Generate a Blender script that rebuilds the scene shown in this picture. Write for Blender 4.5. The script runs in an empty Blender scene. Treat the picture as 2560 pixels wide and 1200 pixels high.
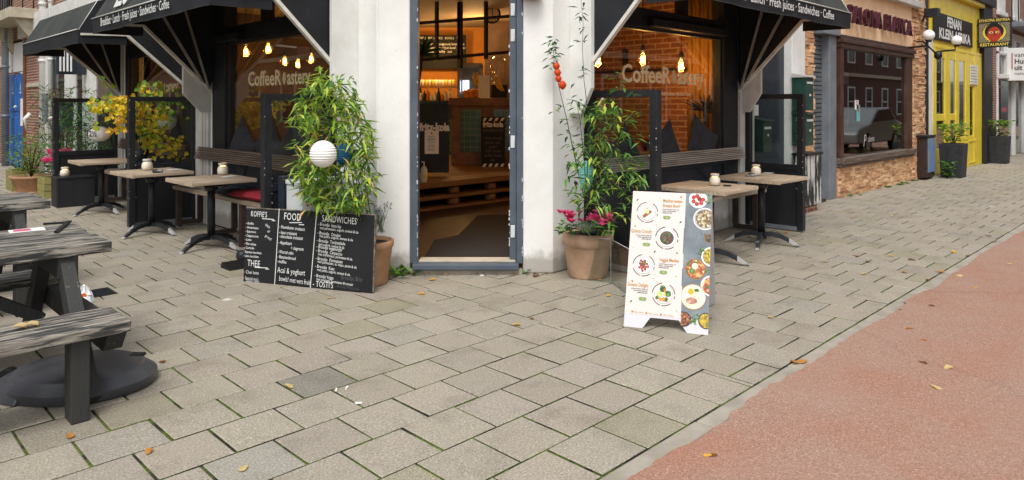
import bpy, math, random
from mathutils import Vector, Matrix
random.seed(7)
R=math.radians
sc=bpy.context.scene
COL=sc.collection
# ------------------------------------------------------------------ camera, sky, sun, exposure
FOC,HZ,EYE=1772.0,262.0,1.5
S2=math.sqrt(2)
cam=bpy.data.cameras.new('camera'); camo=bpy.data.objects.new('camera',cam); COL.objects.link(camo)
camo.location=(0,0,EYE); camo.rotation_euler=(R(90),0,R(-45))
cam.sensor_width=36; cam.lens=36*FOC/2560; cam.shift_y=-(600-HZ)/2560; cam.clip_end=400; cam.clip_start=.05
sc.camera=camo
w=bpy.data.worlds.new('World'); sc.world=w; w.use_nodes=True
wn=w.node_tree.nodes; wl=w.node_tree.links
bg=wn['Background']; sky=wn.new('ShaderNodeTexSky'); sky.sky_type='NISHITA'; sky.sun_disc=False
sky.sun_elevation=R(58); sky.sun_rotation=R(235); sky.dust_density=3
hs=wn.new('ShaderNodeHueSaturation'); hs.inputs['Saturation'].default_value=.22
wl.new(sky.outputs[0],hs.inputs['Color']); wl.new(hs.outputs[0],bg.inputs[0]); bg.inputs[1].default_value=.15
sl=bpy.data.lights.new('sun','SUN'); sl.energy=1.3; sl.angle=R(25); sl.color=(1,.975,.94)
so=bpy.data.objects.new('sun',sl); COL.objects.link(so)
sd=Vector((-.82*math.cos(R(58)),-.57*math.cos(R(58)),math.sin(R(58))))
so.rotation_euler=sd.to_track_quat('Z','Y').to_euler()
sc.view_settings.view_transform='Standard'; sc.view_settings.look='None'; sc.view_settings.gamma=1
sc.view_settings.exposure=.52
# ------------------------------------------------------------------ measuring helpers
def V(*a): return Vector(a)
def A(px): return (px-1280)/FOC
def P(px,py,d):
    u=A(px)*d; return V((d+u)/S2,(d-u)/S2,EYE-(py-HZ)*d/FOC)
def G(px,py,z=0.):
    return P(px,py,(EYE-z)*FOC/(py-HZ))
def YL(px,x): a=A(px); return x*(1-a)/(1+a)      # y where column px meets the plane x
def XR(px,y): a=A(px); return y*(1+a)/(1-a)      # x where column px meets the plane y
XL,YR,YP=3.6,4.2,4.35
def FT(u,d,z): return V((d+u)/S2,(d-u)/S2,z)     # door frame of reference
def TR(s,p,z): return V(s,YR-p,z)                # right front: along, out, up
def TL(s,p,z): return V(XL-p,s,z)                # left front
# ------------------------------------------------------------------ materials
def lin(h):
    if isinstance(h,(tuple,list)): return tuple(h[:3])+(1,)
    h=h.lstrip('#'); c=[int(h[i:i+2],16)/255 for i in (0,2,4)]
    return tuple((x/12.92 if x<=.04045 else ((x+.055)/1.055)**2.4) for x in c)+(1,)
class NT:
    def __init__(s,name):
        s.m=bpy.data.materials.new(name); s.m.use_nodes=True; s.t=s.m.node_tree; s.n=s.t.nodes
        s.b=s.n['Principled BSDF']; s.o=s.n['Material Output']
        s.tc=s.n.new('ShaderNodeTexCoord')
    def add(s,ty,**k):
        n=s.n.new('ShaderNode'+ty)
        for a,b in k.items():
            if a in n.inputs: n.inputs[a].default_value=b
            else: setattr(n,a,b)
        return n
    def L(s,a,b): s.t.links.new(a,b)
    def coord(s,scale=(1,1,1)):
        mp=s.add('Mapping'); mp.inputs['Scale'].default_value=scale; s.L(s.tc.outputs['Object'],mp.inputs[0]); return mp.outputs[0]
    def noise(s,scale,detail=4,vec=None,rough=.55):
        n=s.add('TexNoise'); n.inputs['Scale'].default_value=scale; n.inputs['Detail'].default_value=detail; n.inputs['Roughness'].default_value=rough
        s.L(vec or s.tc.outputs['Object'],n.inputs['Vector']); return n.outputs[0]
    def ramp(s,f,stops):
        r=s.add('ValToRGB'); e=r.color_ramp.elements
        while len(e)<len(stops): e.new(.5)
        for i,(p,c) in enumerate(stops): e[i].position=p; e[i].color=lin(c) if isinstance(c,(str,tuple)) else (c,c,c,1)
        s.L(f,r.inputs[0]); return r.outputs[0]
    def mix(s,f,a,b,mode='MIX'):
        m=s.add('Mix',data_type='RGBA',blend_type=mode)
        for i,x in ((0,f),(6,a),(7,b)):
            if hasattr(x,'links'): s.L(x,m.inputs[i])
            elif i==0: m.inputs[0].default_value=x
            else: m.inputs[i].default_value=lin(x)
        return m.outputs[2]
    def bump(s,h,strength=.3,dist=.01):
        b=s.add('Bump'); b.inputs['Strength'].default_value=strength; b.inputs['Distance'].default_value=dist
        s.L(h,b.inputs['Height']); s.L(b.outputs[0],s.b.inputs['Normal'])
def M(name,c,c2=None,rough=.6,scale=6,bump=0,bs=60,bd=.004,metal=0,vec=(1,1,1),spec=.4,lo=.35,hi=.65,fine=0):
    t=NT(name); b=t.b; b.inputs['Roughness'].default_value=rough; b.inputs['Metallic'].default_value=metal
    b.inputs['Specular IOR Level'].default_value=spec
    v=t.coord(vec)
    if c2:
        f=t.noise(scale,6,v); col=t.mix(t.ramp(f,[(lo,0.),(hi,1.)]),c,c2)
        t.L(col,b.inputs['Base Color'])
    else: b.inputs['Base Color'].default_value=lin(c)
    if bump: t.bump(t.noise(bs,3,v),bump,bd)
    return t.m
def emit(name,c,st):
    t=NT(name); t.b.inputs['Base Color'].default_value=lin(c); t.b.inputs['Emission Color'].default_value=lin(c); t.b.inputs['Emission Strength'].default_value=st
    return t.m
def glassm(name,tint='#ffffff',refl=1.0,base=.02,rough=0.0):
    t=NT(name); t.n.remove(t.b)
    tr=t.add('BsdfTransparent'); tr.inputs[0].default_value=lin(tint)
    gl=t.add('BsdfGlossy'); gl.inputs['Roughness'].default_value=rough
    lw=t.add('LayerWeight'); lw.inputs['Blend'].default_value=.5
    fr=t.add('Math',operation='POWER'); fr.inputs[1].default_value=4.0; t.L(lw.outputs['Facing'],fr.inputs[0])
    ma=t.add('Math',operation='MULTIPLY_ADD',use_clamp=True); ma.inputs[1].default_value=refl; ma.inputs[2].default_value=base
    mx=t.add('MixShader'); t.L(fr.outputs[0],ma.inputs[0]); t.L(ma.outputs[0],mx.inputs[0]); t.L(tr.outputs[0],mx.inputs[1]); t.L(gl.outputs[0],mx.inputs[2])
    t.L(mx.outputs[0],t.o.inputs[0]); return t.m
def brickm(name,c1,c2,mort,bw=.21,bh=.0625,ms=.012,bump=.5,rough=.85):
    t=NT(name); sp=t.add('SeparateXYZ'); t.L(t.tc.outputs['Object'],sp.inputs[0])
    ad=t.add('Math',operation='ADD'); t.L(sp.outputs[0],ad.inputs[0]); t.L(sp.outputs[1],ad.inputs[1])
    cb=t.add('CombineXYZ'); t.L(ad.outputs[0],cb.inputs[0]); t.L(sp.outputs[2],cb.inputs[1])
    nz=t.noise(9,3); wv=t.add('Mix',data_type='VECTOR'); wv.inputs[0].default_value=.012
    t.L(cb.outputs[0],wv.inputs[4]); n2=t.add('TexNoise'); n2.inputs['Scale'].default_value=14; t.L(t.tc.outputs['Object'],n2.inputs[0]); t.L(n2.outputs['Color'],wv.inputs[5])
    br=t.add('TexBrick'); t.L(wv.outputs[1],br.inputs['Vector'])
    br.inputs['Scale'].default_value=1; br.inputs['Brick Width'].default_value=bw; br.inputs['Row Height'].default_value=bh; br.inputs['Mortar Size'].default_value=ms
    br.inputs['Color1'].default_value=lin(c1); br.inputs['Color2'].default_value=lin(c2); br.inputs['Mortar'].default_value=lin(mort); br.inputs['Mortar Smooth'].default_value=.2; br.inputs['Bias'].default_value=-.1
    sp2=t.noise(26,5); col=t.mix(.35,br.outputs[0],t.ramp(sp2,[(.3,'#3a2a22'),(.7,'#d8c8b8')]),'OVERLAY')
    t.L(col,t.b.inputs['Base Color']); t.b.inputs['Roughness'].default_value=rough
    iv=t.add('Math',operation='SUBTRACT'); iv.inputs[0].default_value=1; t.L(br.outputs[1],iv.inputs[1])
    a2=t.add('Math',operation='MULTIPLY_ADD'); a2.inputs[1].default_value=.35; t.L(sp2,a2.inputs[0]); t.L(iv.outputs[0],a2.inputs[2])
    t.bump(a2.outputs[0],bump,.006); return t.m
def peelm(name,axis,dark='#2a2b2d',wood='#a9a196',wood2='#6e665b',lo=.5,hi=.56,ws=1.0):
    t=NT(name); sc_=[44*ws,44*ws,44*ws]; sc_[axis]=4.5*ws
    v=t.coord(tuple(sc_)); f=t.noise(1.0,7,v,.62)
    sc2=[60,60,60]; sc2[axis]=3; g=t.noise(1.6,4,t.coord(tuple(sc2)))
    wd=t.mix(t.ramp(g,[(.35,0.),(.62,1.)]),wood,wood2)
    big=t.noise(2.2,2); ad=t.add('Math',operation='MULTIPLY_ADD'); ad.inputs[1].default_value=.28; t.L(big,ad.inputs[0]); t.L(f,ad.inputs[2])
    sb=t.add('Math',operation='SUBTRACT'); sb.inputs[1].default_value=.14; t.L(ad.outputs[0],sb.inputs[0])
    k=t.ramp(sb.outputs[0],[(lo,0.),(hi,1.)])
    dk=t.mix(t.ramp(g,[(.3,0.),(.7,1.)]),dark,'#34342f')
    t.L(t.mix(k,dk,wd),t.b.inputs['Base Color']); t.b.inputs['Roughness'].default_value=.72
    hb=t.add('Math',operation='MULTIPLY_ADD'); hb.inputs[1].default_value=-.6; t.L(k,hb.inputs[0]); t.L(g,hb.inputs[2])
    t.bump(hb.outputs[0],.7,.004); return t.m
def grainm(name,axis,c1,c2,c3,rough=.6,sx=40,sl_=2.5,bump=.35):
    t=NT(name); s_=[sx]*3; s_[axis]=sl_
    g=t.noise(1.0,7,t.coord(tuple(s_)),.6); col=t.ramp(g,[(.28,c1),(.5,c2),(.72,c3)])
    st=t.noise(5,4); col=t.mix(t.ramp(st,[(.5,0.),(.75,.45)]),col,'#5c5044')
    t.L(col,t.b.inputs['Base Color']); t.b.inputs['Roughness'].default_value=rough; t.bump(g,bump,.002); return t.m

def tilem():
    t=NT('concrete_tile'); at=t.add('Attribute'); at.attribute_name='tint'
    sp=t.noise(105,3,None,.85); spc=t.ramp(sp,[(.30,'#5f5a51'),(.43,'#918a7d'),(.57,'#9f978a'),(.70,'#cdc6ba')])
    st=t.noise(3.2,6,None,.65); stc=t.ramp(st,[(.25,'#b5afa2'),(.5,'#ffffff'),(.8,'#fffaf0')])
    col=t.mix(.55,spc,stc,'MULTIPLY'); col=t.mix(1.0,col,at.outputs[0],'MULTIPLY')
    bl=t.add('TexVoronoi'); bl.inputs['Scale'].default_value=1.15; t.L(t.tc.outputs['Object'],bl.inputs[0])
    nn=t.noise(40,4); ad=t.add('Math',operation='MULTIPLY_ADD'); ad.inputs[1].default_value=.10; t.L(nn,ad.inputs[0]); t.L(bl.outputs[0],ad.inputs[2])
    col=t.mix(t.ramp(ad.outputs[0],[(.075,.55),(.10,0.)]),col,'#e6e4de')
    t.L(col,t.b.inputs['Base Color']); t.b.inputs['Roughness'].default_value=.85; t.b.inputs['Specular IOR Level'].default_value=.25
    mu=t.add('Math',operation='MULTIPLY_ADD'); mu.inputs[1].default_value=.4; t.L(st,mu.inputs[0]); t.L(sp,mu.inputs[2])
    t.bump(mu.outputs[0],.35,.004); return t.m
def jointm():
    t=NT('mossy_joint'); f=t.noise(5,5,None,.65); col=t.ramp(f,[(.34,'#1d1a15'),(.45,'#2c2e1a'),(.54,'#55681c'),(.66,'#6b7d2c'),(.75,'#33361a')])
    f2=t.noise(90,3); col=t.mix(t.ramp(f2,[(.35,.55),(.6,0.)]),col,'#2c2820')
    t.L(col,t.b.inputs['Base Color']); t.b.inputs['Roughness'].default_value=.95; t.bump(f2,.8,.01); return t.m
def asphaltm():
    t=NT('red_asphalt'); f=t.noise(115,3,None,.9)
    base=t.ramp(f,[(.30,'#6a5148'),(.43,'#967565'),(.57,'#aa8674'),(.70,'#d6c0b0')])
    g=t.noise(.85,6,None,.62); base=t.mix(t.ramp(g,[(.42,.0),(.72,.4)]),base,'#a5664a')
    g2=t.noise(2.3,6,None,.6); base=t.mix(t.ramp(g2,[(.42,.0),(.75,.3)]),base,'#a5968a')
    # worn, redder strip beside the kerb
    sp=t.add('SeparateXYZ'); t.L(t.tc.outputs['Object'],sp.inputs[0])
    md=t.add('Math',operation='MULTIPLY_ADD'); md.inputs[1].default_value=.5; t.L(g2,md.inputs[0]); t.L(sp.outputs[1],md.inputs[2])
    base=t.mix(t.ramp(md.outputs[0],[(.0,0.),(1.0,0.)]) if 0 else t.ramp(md.outputs[0],[(.25,0.),(.33,.0)]),base,'#a8502f')
    ck=t.add('TexVoronoi',feature='DISTANCE_TO_EDGE'); ck.inputs['Scale'].default_value=.22
    cv=t.add('Mix',data_type='VECTOR'); cv.inputs[0].default_value=.25; nn=t.add('TexNoise'); nn.inputs['Scale'].default_value=1.6; nn.inputs['Detail'].default_value=6; t.L(t.tc.outputs['Object'],nn.inputs[0]); t.L(t.tc.outputs['Object'],cv.inputs[4]); t.L(nn.outputs['Color'],cv.inputs[5]); t.L(cv.outputs[1],ck.inputs[0])
    base=t.mix(t.ramp(ck.outputs[0],[(.0,.14),(.003,0.)]),base,'#5a4338')
    st2=t.noise(6,5,None,.6); base=t.mix(t.ramp(st2,[(.68,0.),(.74,.35)]),base,'#6b4a3c')
    cr=t.add('TexVoronoi',feature='F1'); cr.inputs['Scale'].default_value=260; t.L(t.tc.outputs['Object'],cr.inputs[0])
    t.L(base,t.b.inputs['Base Color']); t.b.inputs['Roughness'].default_value=.9; t.b.inputs['Specular IOR Level'].default_value=.25
    ad=t.add('Math',operation='ADD'); t.L(f,ad.inputs[0]); t.L(cr.outputs[0],ad.inputs[1]); t.bump(ad.outputs[0],.6,.006); return t.m
def foodm(name,cols,scale=60,rough=.5):
    t=NT(name); v=t.add('TexVoronoi'); v.inputs['Scale'].default_value=scale; t.L(t.tc.outputs['Object'],v.inputs[0])
    sp=t.add('SeparateColor'); t.L(v.outputs['Color'],sp.inputs[0])
    st=[(i/len(cols),c) for i,c in enumerate(cols)]
    r=t.add('ValToRGB'); r.color_ramp.interpolation='CONSTANT'; e=r.color_ramp.elements
    while len(e)<len(st): e.new(.5)
    for i,(p,c) in enumerate(st): e[i].position=p; e[i].color=lin(c)
    t.L(sp.outputs[0],r.inputs[0]); sh=t.ramp(v.outputs['Distance'],[(.0,1.),(.8,.35)])
    t.L(t.mix(.6,r.outputs[0],sh,'MULTIPLY'),t.b.inputs['Base Color']); t.b.inputs['Roughness'].default_value=rough; return t.m
def leafm(name,c,c2):
    t=NT(name); f=t.noise(7,2); col=t.mix(t.ramp(f,[(.35,0.),(.65,1.)]),c,c2)
    t.L(col,t.b.inputs['Base Color']); t.b.inputs['Roughness'].default_value=.5
    t.b.inputs['Specular IOR Level'].default_value=.35
    tl=t.add('BsdfTranslucent'); t.L(col,tl.inputs[0]); mx=t.add('MixShader'); mx.inputs[0].default_value=.3
    t.L(t.b.outputs[0],mx.inputs[1]); t.L(tl.outputs[0],mx.inputs[2]); t.L(mx.outputs[0],t.o.inputs[0]); return t.m

m={}
m['tile']=tilem(); m['joint']=jointm(); m['asphalt']=asphaltm()
m['kerb']=M('kerb_concrete','#a39b8e','#8c8578',.85,6,.5,150,.004)
def plasterm():
    t=NT('white_plaster'); f=t.noise(3,6,None,.65); col=t.ramp(f,[(.3,'#dcdbd6'),(.55,'#e6e5e1'),(.8,'#eae9e6')])
    n2=t.noise(34,3,None,.6); col=t.mix(t.ramp(n2,[(.70,0.),(.74,.6)]),col,'#b3aea4')
    # splash dirt near the ground, a real stain band
    sp=t.add('SeparateXYZ'); t.L(t.tc.outputs['Object'],sp.inputs[0])
    g=t.noise(9,5); ma=t.add('Math',operation='MULTIPLY_ADD'); ma.inputs[1].default_value=-.22; t.L(g,ma.inputs[0]); t.L(sp.outputs[2],ma.inputs[2])
    col=t.mix(t.ramp(ma.outputs[0],[(.0,.75),(.10,0.)]),col,'#8f887b')
    t.L(col,t.b.inputs['Base Color']); t.b.inputs['Roughness'].default_value=.8
    b=t.noise(55,4,None,.6); t.bump(b,.35,.006); return t.m
m['plaster']=plasterm()
m['white']=M('white_paint','#e2e2de','#d3d2cc',.55,4,.1,40,.002)
m['greyboard']=M('grey_board','#c6c3bd','#b4b0a9',.6,5,.15,90,.002)
m['offwhite']=M('rib_paint','#a39c92','#857e75',.5,8)
m['ribwhite']=M('rib_white','#dedad2','#c4bfb5',.5,8)
m['navy']=M('navy_paint','#2b323d','#222831',.42,5,.1,60,.002)
m['bluegrey']=M('bluegrey_paint','#555e69','#4a535e',.45,5,.12,50,.002)
m['black']=M('black_paint','#17181b','#24252a',.5,7,.15,70,.002)
m['blackwood']=M('black_stained_wood','#15161a','#26262b',.6,4,.3,50,.003,vec=(1,1,.25))
m['blackedge']=M('worn_black_frame','#18191c','#25262a',.5,9,.2,60,.002)
m['canvas']=M('black_canvas','#141519','#212328',.8,3,.25,300,.001)
m['canvas_top']=M('weathered_canvas','#2b2d2e','#3c3f38',.85,2.5,.25,300,.001)
m['piping']=M('white_piping','#d5d5d0',None,.7)
m['letter']=M('white_lettering','#dddcd8',None,.6)
m['gold']=M('gold_lettering','#fbf0d0','#f0e0b6',.4,9,metal=.25)
m['chalk']=M('chalk','#e4e4e0',None,.9)
m['chalkfaint']=M('faint_chalk','#6a6b6c',None,.9)
m['slate']=M('chalkboard_slate','#111214','#1a1b1e',.75,3,.1,80,.001)
m['paleedge']=M('pale_wood_edge','#8d8377','#4c463f',.8,20)
m['iron']=M('black_iron','#1b1d21','#2a2d31',.45,9,.2,80,.002,metal=.2)
m['scuff']=M('scuffed_iron','#2a2c30','#a5a5a3',.5,9,.2,80,.002,lo=.46,hi=.54)
m['tabletop']=grainm('table_wood',0,'#8c7a66','#b5a18a','#cdbca7',.55,50,2.5)
m['seatwood']=grainm('seat_wood',1,'#6d5d4e','#8b7a69','#a49584',.6,45,2)
m['seatwoodx']=grainm('seat_wood_along',0,'#857868','#a39686','#bdb2a3',.6,45,2)
m['slatwood']=grainm('slat_wood',1,'#4c4037','#6a5b4f','#83766a',.6,45,2)
m['slatwoodx']=grainm('slat_wood_along',0,'#7d7166','#9c9186','#b5aca2',.6,45,2)
m['brownleg']=M('brown_leg','#352a26','#4a3a33',.6,8)
m['peelx']=peelm('peeling_plank',0,wood='#a8a195',wood2='#5f5950',lo=.45,hi=.53)
m['peeldark']=peelm('weathered_black_timber',2,lo=.66,hi=.74)
m['peelcab']=peelm('peeling_cabinet',2,'#1d1d1d','#d9d7d2','#b9b6b0',.49,.52,.55)
m['red']=M('red_fabric','#8c1f2c','#a02b37',.85,20,.2,200,.002)
m['dkfab']=M('charcoal_fabric','#202126','#2c2d33',.9,20,.25,220,.002)
m['pillow']=M('dark_pillow_fabric','#2a292d','#353438',.9,14,.3,200,.002)
m['wax']=M('candle_wax','#f7efe2','#f2e6d3',.5,6)
m['flame']=emit('candle_glow','#ffb46a',4)
m['jar']=glassm('jar_glass','#fbfaf6',1.0,.06)
m['glass']=glassm('window_glass','#e6e8e6',1.0,.11)
m['shopglass']=glassm('shop_glass','#c4c8c6',.9,.17)
m['screen']=glassm('screen_glass','#eef2f0',.8,.015)
m['acryl']=glassm('acrylic','#f0f4f2',.7,.03)
m['terra']=M('terracotta','#c2a085','#a5846a',.8,5,.3,80,.003)
m['terra2']=M('terracotta_orange','#b48d6c','#9a7455',.8,6,.3,80,.003)
m['soil']=M('potting_soil','#2b211a','#3a2e22',.95,30,.8,60,.01)
m['paper']=M('white_paper','#f1efec','#e4e1dd',.7,6)
m['teal']=M('teal_paper','#86cfc6','#74c2ba',.7,8)
m['blue_l']=M('blue_paper','#175d86',None,.7)
m['stone']=M('stone_cladding','#d8ae84','#c0926a',.85,7,.6,70,.008)
m['stone2']=M('stone_cladding_light','#e6c49c','#d2a67c',.85,7,.6,70,.008)
m['stone3']=M('stone_cladding_dark','#bd906a','#a3785a',.85,7,.6,70,.008)
m['stucco']=M('tan_stucco','#f2d0a8','#e6bf94',.85,2.5,.35,120,.004)
m['maroon']=M('maroon_letters','#4a1626','#3a101d',.4,6)
m['brownwood']=grainm('brown_window_wood',2,'#2e1b14','#43281d','#5a382a',.45,30,2)
m['brownwoodx']=grainm('weathered_sill_wood',0,'#3a2a22','#5a4a40','#9a8f84',.6,60,1.5)
m['orangewood']=M('varnished_wood','#8a4f24','#6d3a1a',.4,6)
m['shutter']=M('grey_shutter','#6a6c70','#585a5e',.5,4)
m['greymetal']=M('grey_metal','#7d8288','#6c7177',.45,5)
m['green']=M('dark_green_paint','#1f3a33','#2a4b42',.4,6)
m['yellow']=M('yellow_paint','#e8d044','#dcc238',.4,4,.1,40,.002)
m['bluepaint']=M('blue_paint','#2b63ae','#3872bb',.5,5,.1,50,.002)
m['bluecab']=M('worn_blue_paint','#5b7fb0','#7a8796',.6,7,lo=.45,hi=.6)
m['browncab']=M('dark_brown_metal','#2b211e','#3b2d27',.5,6)
m['planter']=M('anthracite_planter','#28282b','#353538',.6,9,.2,120,.002)
m['signwhite']=M('sign_white','#e9e9e7',None,.5)
m['signgrey']=M('sign_grey_text','#4a4a4c',None,.5)
m['signred']=M('sign_red','#a8443c',None,.5)
m['signblk']=M('sign_black','#1b1b1c','#262627',.6,8)
m['dot']=M('cream_dot','#e6dcb0',None,.6)
m['facered']=M('painted_red_brown','#b23a1f','#a83319',.6,6)
m['moonyel']=M('painted_yellow','#dcc65a',None,.6)
m['ink']=M('black_ink','#121212',None,.6)
m['brick_red']=brickm('red_brick','#8e4f3d','#7a3f30','#a89c8c')
m['brick_old']=brickm('old_brick','#93563f','#6f3f30','#b3a797')
m['brick_dark']=brickm('dark_brick','#5f3328','#6e3d2f','#6a5d52')
m['brick_in']=brickm('warm_interior_brick','#b0714a','#8e5433','#caa887',.235,.075,.011)
m['stonetrim']=M('stone_trim','#c9bfab','#b5aa95',.8,5,.2,60,.003)
m['pipe']=M('grey_pipe','#8b9095','#7b8085',.45,5)
m['pipew']=M('white_pipe','#d9d9d5',None,.5)
m['bulb']=emit('warm_filament','#ffc77a',40)
m['bulbglass']=glassm('bulb_glass','#ffe2b0',.8,.05)
m['globe']=M('opal_globe','#efeeea',None,.25)
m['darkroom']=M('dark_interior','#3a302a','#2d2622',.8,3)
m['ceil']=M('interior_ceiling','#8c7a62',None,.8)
m['orangewall']=M('ochre_wall','#c98a3e','#b9782f',.8,2)
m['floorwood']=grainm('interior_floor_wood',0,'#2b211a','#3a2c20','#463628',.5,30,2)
m['palletwood']=grainm('pallet_wood',0,'#55381f','#70502e','#85623c',.6,30,2)
m['mat']=M('entrance_mat','#2c2c2d','#232324',.95,40,.5,260,.004)
m['steel']=M('steel','#9a9a98','#8a8a88',.3,5,metal=.9)
m['counter']=M('counter_wood','#7d5632','#65432a',.5,8)
def gtile():
    t=NT('green_wall_tile'); br=t.add('TexBrick'); sp=t.add('SeparateXYZ'); t.L(t.tc.outputs['Object'],sp.inputs[0])
    sb=t.add('Math',operation='SUBTRACT'); t.L(sp.outputs[0],sb.inputs[0]); t.L(sp.outputs[1],sb.inputs[1])
    cb=t.add('CombineXYZ'); t.L(sb.outputs[0],cb.inputs[0]); t.L(sp.outputs[2],cb.inputs[1]); t.L(cb.outputs[0],br.inputs[0])
    br.offset=0; br.inputs['Scale'].default_value=1; br.inputs['Brick Width'].default_value=.15; br.inputs['Row Height'].default_value=.105; br.inputs['Mortar Size'].default_value=.006
    br.inputs['Color1'].default_value=lin('#2f5648'); br.inputs['Color2'].default_value=lin('#3d6a58'); br.inputs['Mortar'].default_value=lin('#6f7a70')
    t.L(br.outputs[0],t.b.inputs['Base Color']); t.b.inputs['Roughness'].default_value=.18; return t.m
m['gtile']=gtile()
m['bam1']=leafm('bamboo_leaf_light','#c3cf5c','#aec24a'); m['bam2']=leafm('bamboo_leaf_mid','#9aba48','#86aa3e'); m['bam3']=leafm('bamboo_leaf_dark','#638a38','#4f742e'); m['bam4']=leafm('bamboo_leaf_dry','#d9b56a','#c79f55')
m['grn1']=leafm('green_leaf','#74a148','#5d8a3c'); m['grn2']=leafm('deep_green_leaf','#34602f','#284e26'); m['grn3']=leafm('fresh_green_leaf','#85b04a','#6b9a3c')
m['yel1']=leafm('yellow_leaf','#f0d33a','#e2c028'); m['yel2']=leafm('amber_leaf','#ecb84a','#dda53a'); m['yel3']=leafm('lime_leaf','#b6bd3a','#9fae38')
m['silver']=leafm('silver_leaf','#8f9a8a','#7c887a'); m['pinkfl']=leafm('pink_petal','#f2669c','#e8488a'); m['redfl']=leafm('crimson_petal','#d02a62','#e65c8c'); m['lav']=leafm('lavender_bud','#5a4d78','#473c62')
m['physalis']=leafm('orange_lantern_fruit','#e0551f','#cf4415')
m['stem']=M('dark_stem','#2c2a20','#3b3626',.7,12); m['stemg']=M('green_stem','#64782f','#4d6024',.6,12)
m['autumn1']=leafm('dry_leaf','#c98f4c','#b5763a'); m['autumn2']=leafm('pale_dry_leaf','#dcc48c','#c9ab6c'); m['autumn3']=leafm('brown_dry_leaf','#8a5a34','#74482a')
m['plastic']=M('black_plastic','#3c3d41','#4b4c50',.36,5,.15,120,.002)
m['bagwhite']=M('bag_white','#e6e6e6',None,.35); m['bagorange']=M('bag_orange','#e0642a',None,.35)
m['boxwhite']=M('cabinet_white','#d4d6d3','#c6c8c5',.4,4)
m['troughwood']=grainm('green_trough_wood',0,'#6f6a38','#8a854c','#a09a60',.7,30,2)
m['menu']=M('menu_cream','#d0c6c0',None,.5); m['menuleg']=M('menu_leg_white','#c6c4c7',None,.5)
m['ochre']=M('menu_ochre','#b07c22',None,.6); m['olive']=M('menu_olive','#7d9455',None,.6)
m['photo']=M('grey_stone_photo','#5a636a','#7d868c',.5,6); m['plate']=M('menu_plate','#e4e2e2',None,.4); m['plate2']=M('menu_plate_shade','#a9a4a0',None,.4); m['bowlrim']=M('menu_bowl_rim','#8a6b4c',None,.5); m['bowldark']=M('menu_bowl_dark','#2a2826',None,.5)
m['f_tom']=M('tomato_red','#b8321f','#8f2015',.3,30); m['f_mush']=foodm('mushroom_food',['#8a734c','#c9b489','#6e5734','#e0d0ab'],70); m['f_bean']=foodm('bean_food',['#4a2a22','#6b3a2c','#3a201b','#8a5540','#4f6b2f'],110)
m['f_mix']=foodm('pasta_food',['#c9762f','#b33a22','#e6c98a','#4f7a35','#d9a75a'],60); m['f_egg']=M('egg_white','#e8e4c9','#d8d0a8',.5,30); m['f_yolk']=M('egg_yolk','#e8a21c',None,.4); m['f_pink']=foodm('ham_food',['#c98a7a','#b06f62','#d9aa98'],60)
m['f_grn']=foodm('herb_food',['#3f6b2a','#5d8a3a','#2f5522','#7aa04a'],80); m['f_lime']=M('lime_slice','#c9d18a','#aebf5a',.5,40); m['f_orange']=M('orange_fruit','#e08a2a',None,.4); m['f_stew']=foodm('stew_food',['#7a3a20','#a85a2c','#5a2a18','#c98a4a'],80); m['f_yel']=foodm('curry_food',['#c9a21c','#e0bd3a','#8a7a1c','#6b8a2a'],80); m['f_fish']=M('fried_fish','#9a6a2a','#7a4f1c',.5,30); m['f_potato']=M('potato','#e0d5bd','#cbbd9f',.5,20)
m['carpaint']=M('grey_car_paint','#8a8d90',None,.3,metal=.3); m['cardark']=M('car_glass','#15181b',None,.1); m['tyre']=M('tyre_rubber','#18181a',None,.85); m['rim']=M('wheel_rim','#9a9ca0',None,.35,metal=.8)
m['curtain']=M('ochre_curtain','#b98a44','#a5773a',.9,4)
m['glow_white']=emit('fridge_light','#dfeaff',3.0)
m['neonred']=emit('red_lamp','#ff3a30',2.0)
m['hinge']=M('pale_hinge','#c9cccc',None,.4)
m['orangefruit']=M('orange_fruit_skin','#d9822a',None,.5); m['banana']=M('banana_skin','#c9a03a',None,.5)
m['teal_st']=M('teal_sticker','#6fb0b0',None,.5); m['blueposter']=M('blue_poster','#3a4f86',None,.5)
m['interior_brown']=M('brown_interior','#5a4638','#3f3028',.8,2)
m['weed']=leafm('weed_leaf','#5c8436','#46702a')
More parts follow.
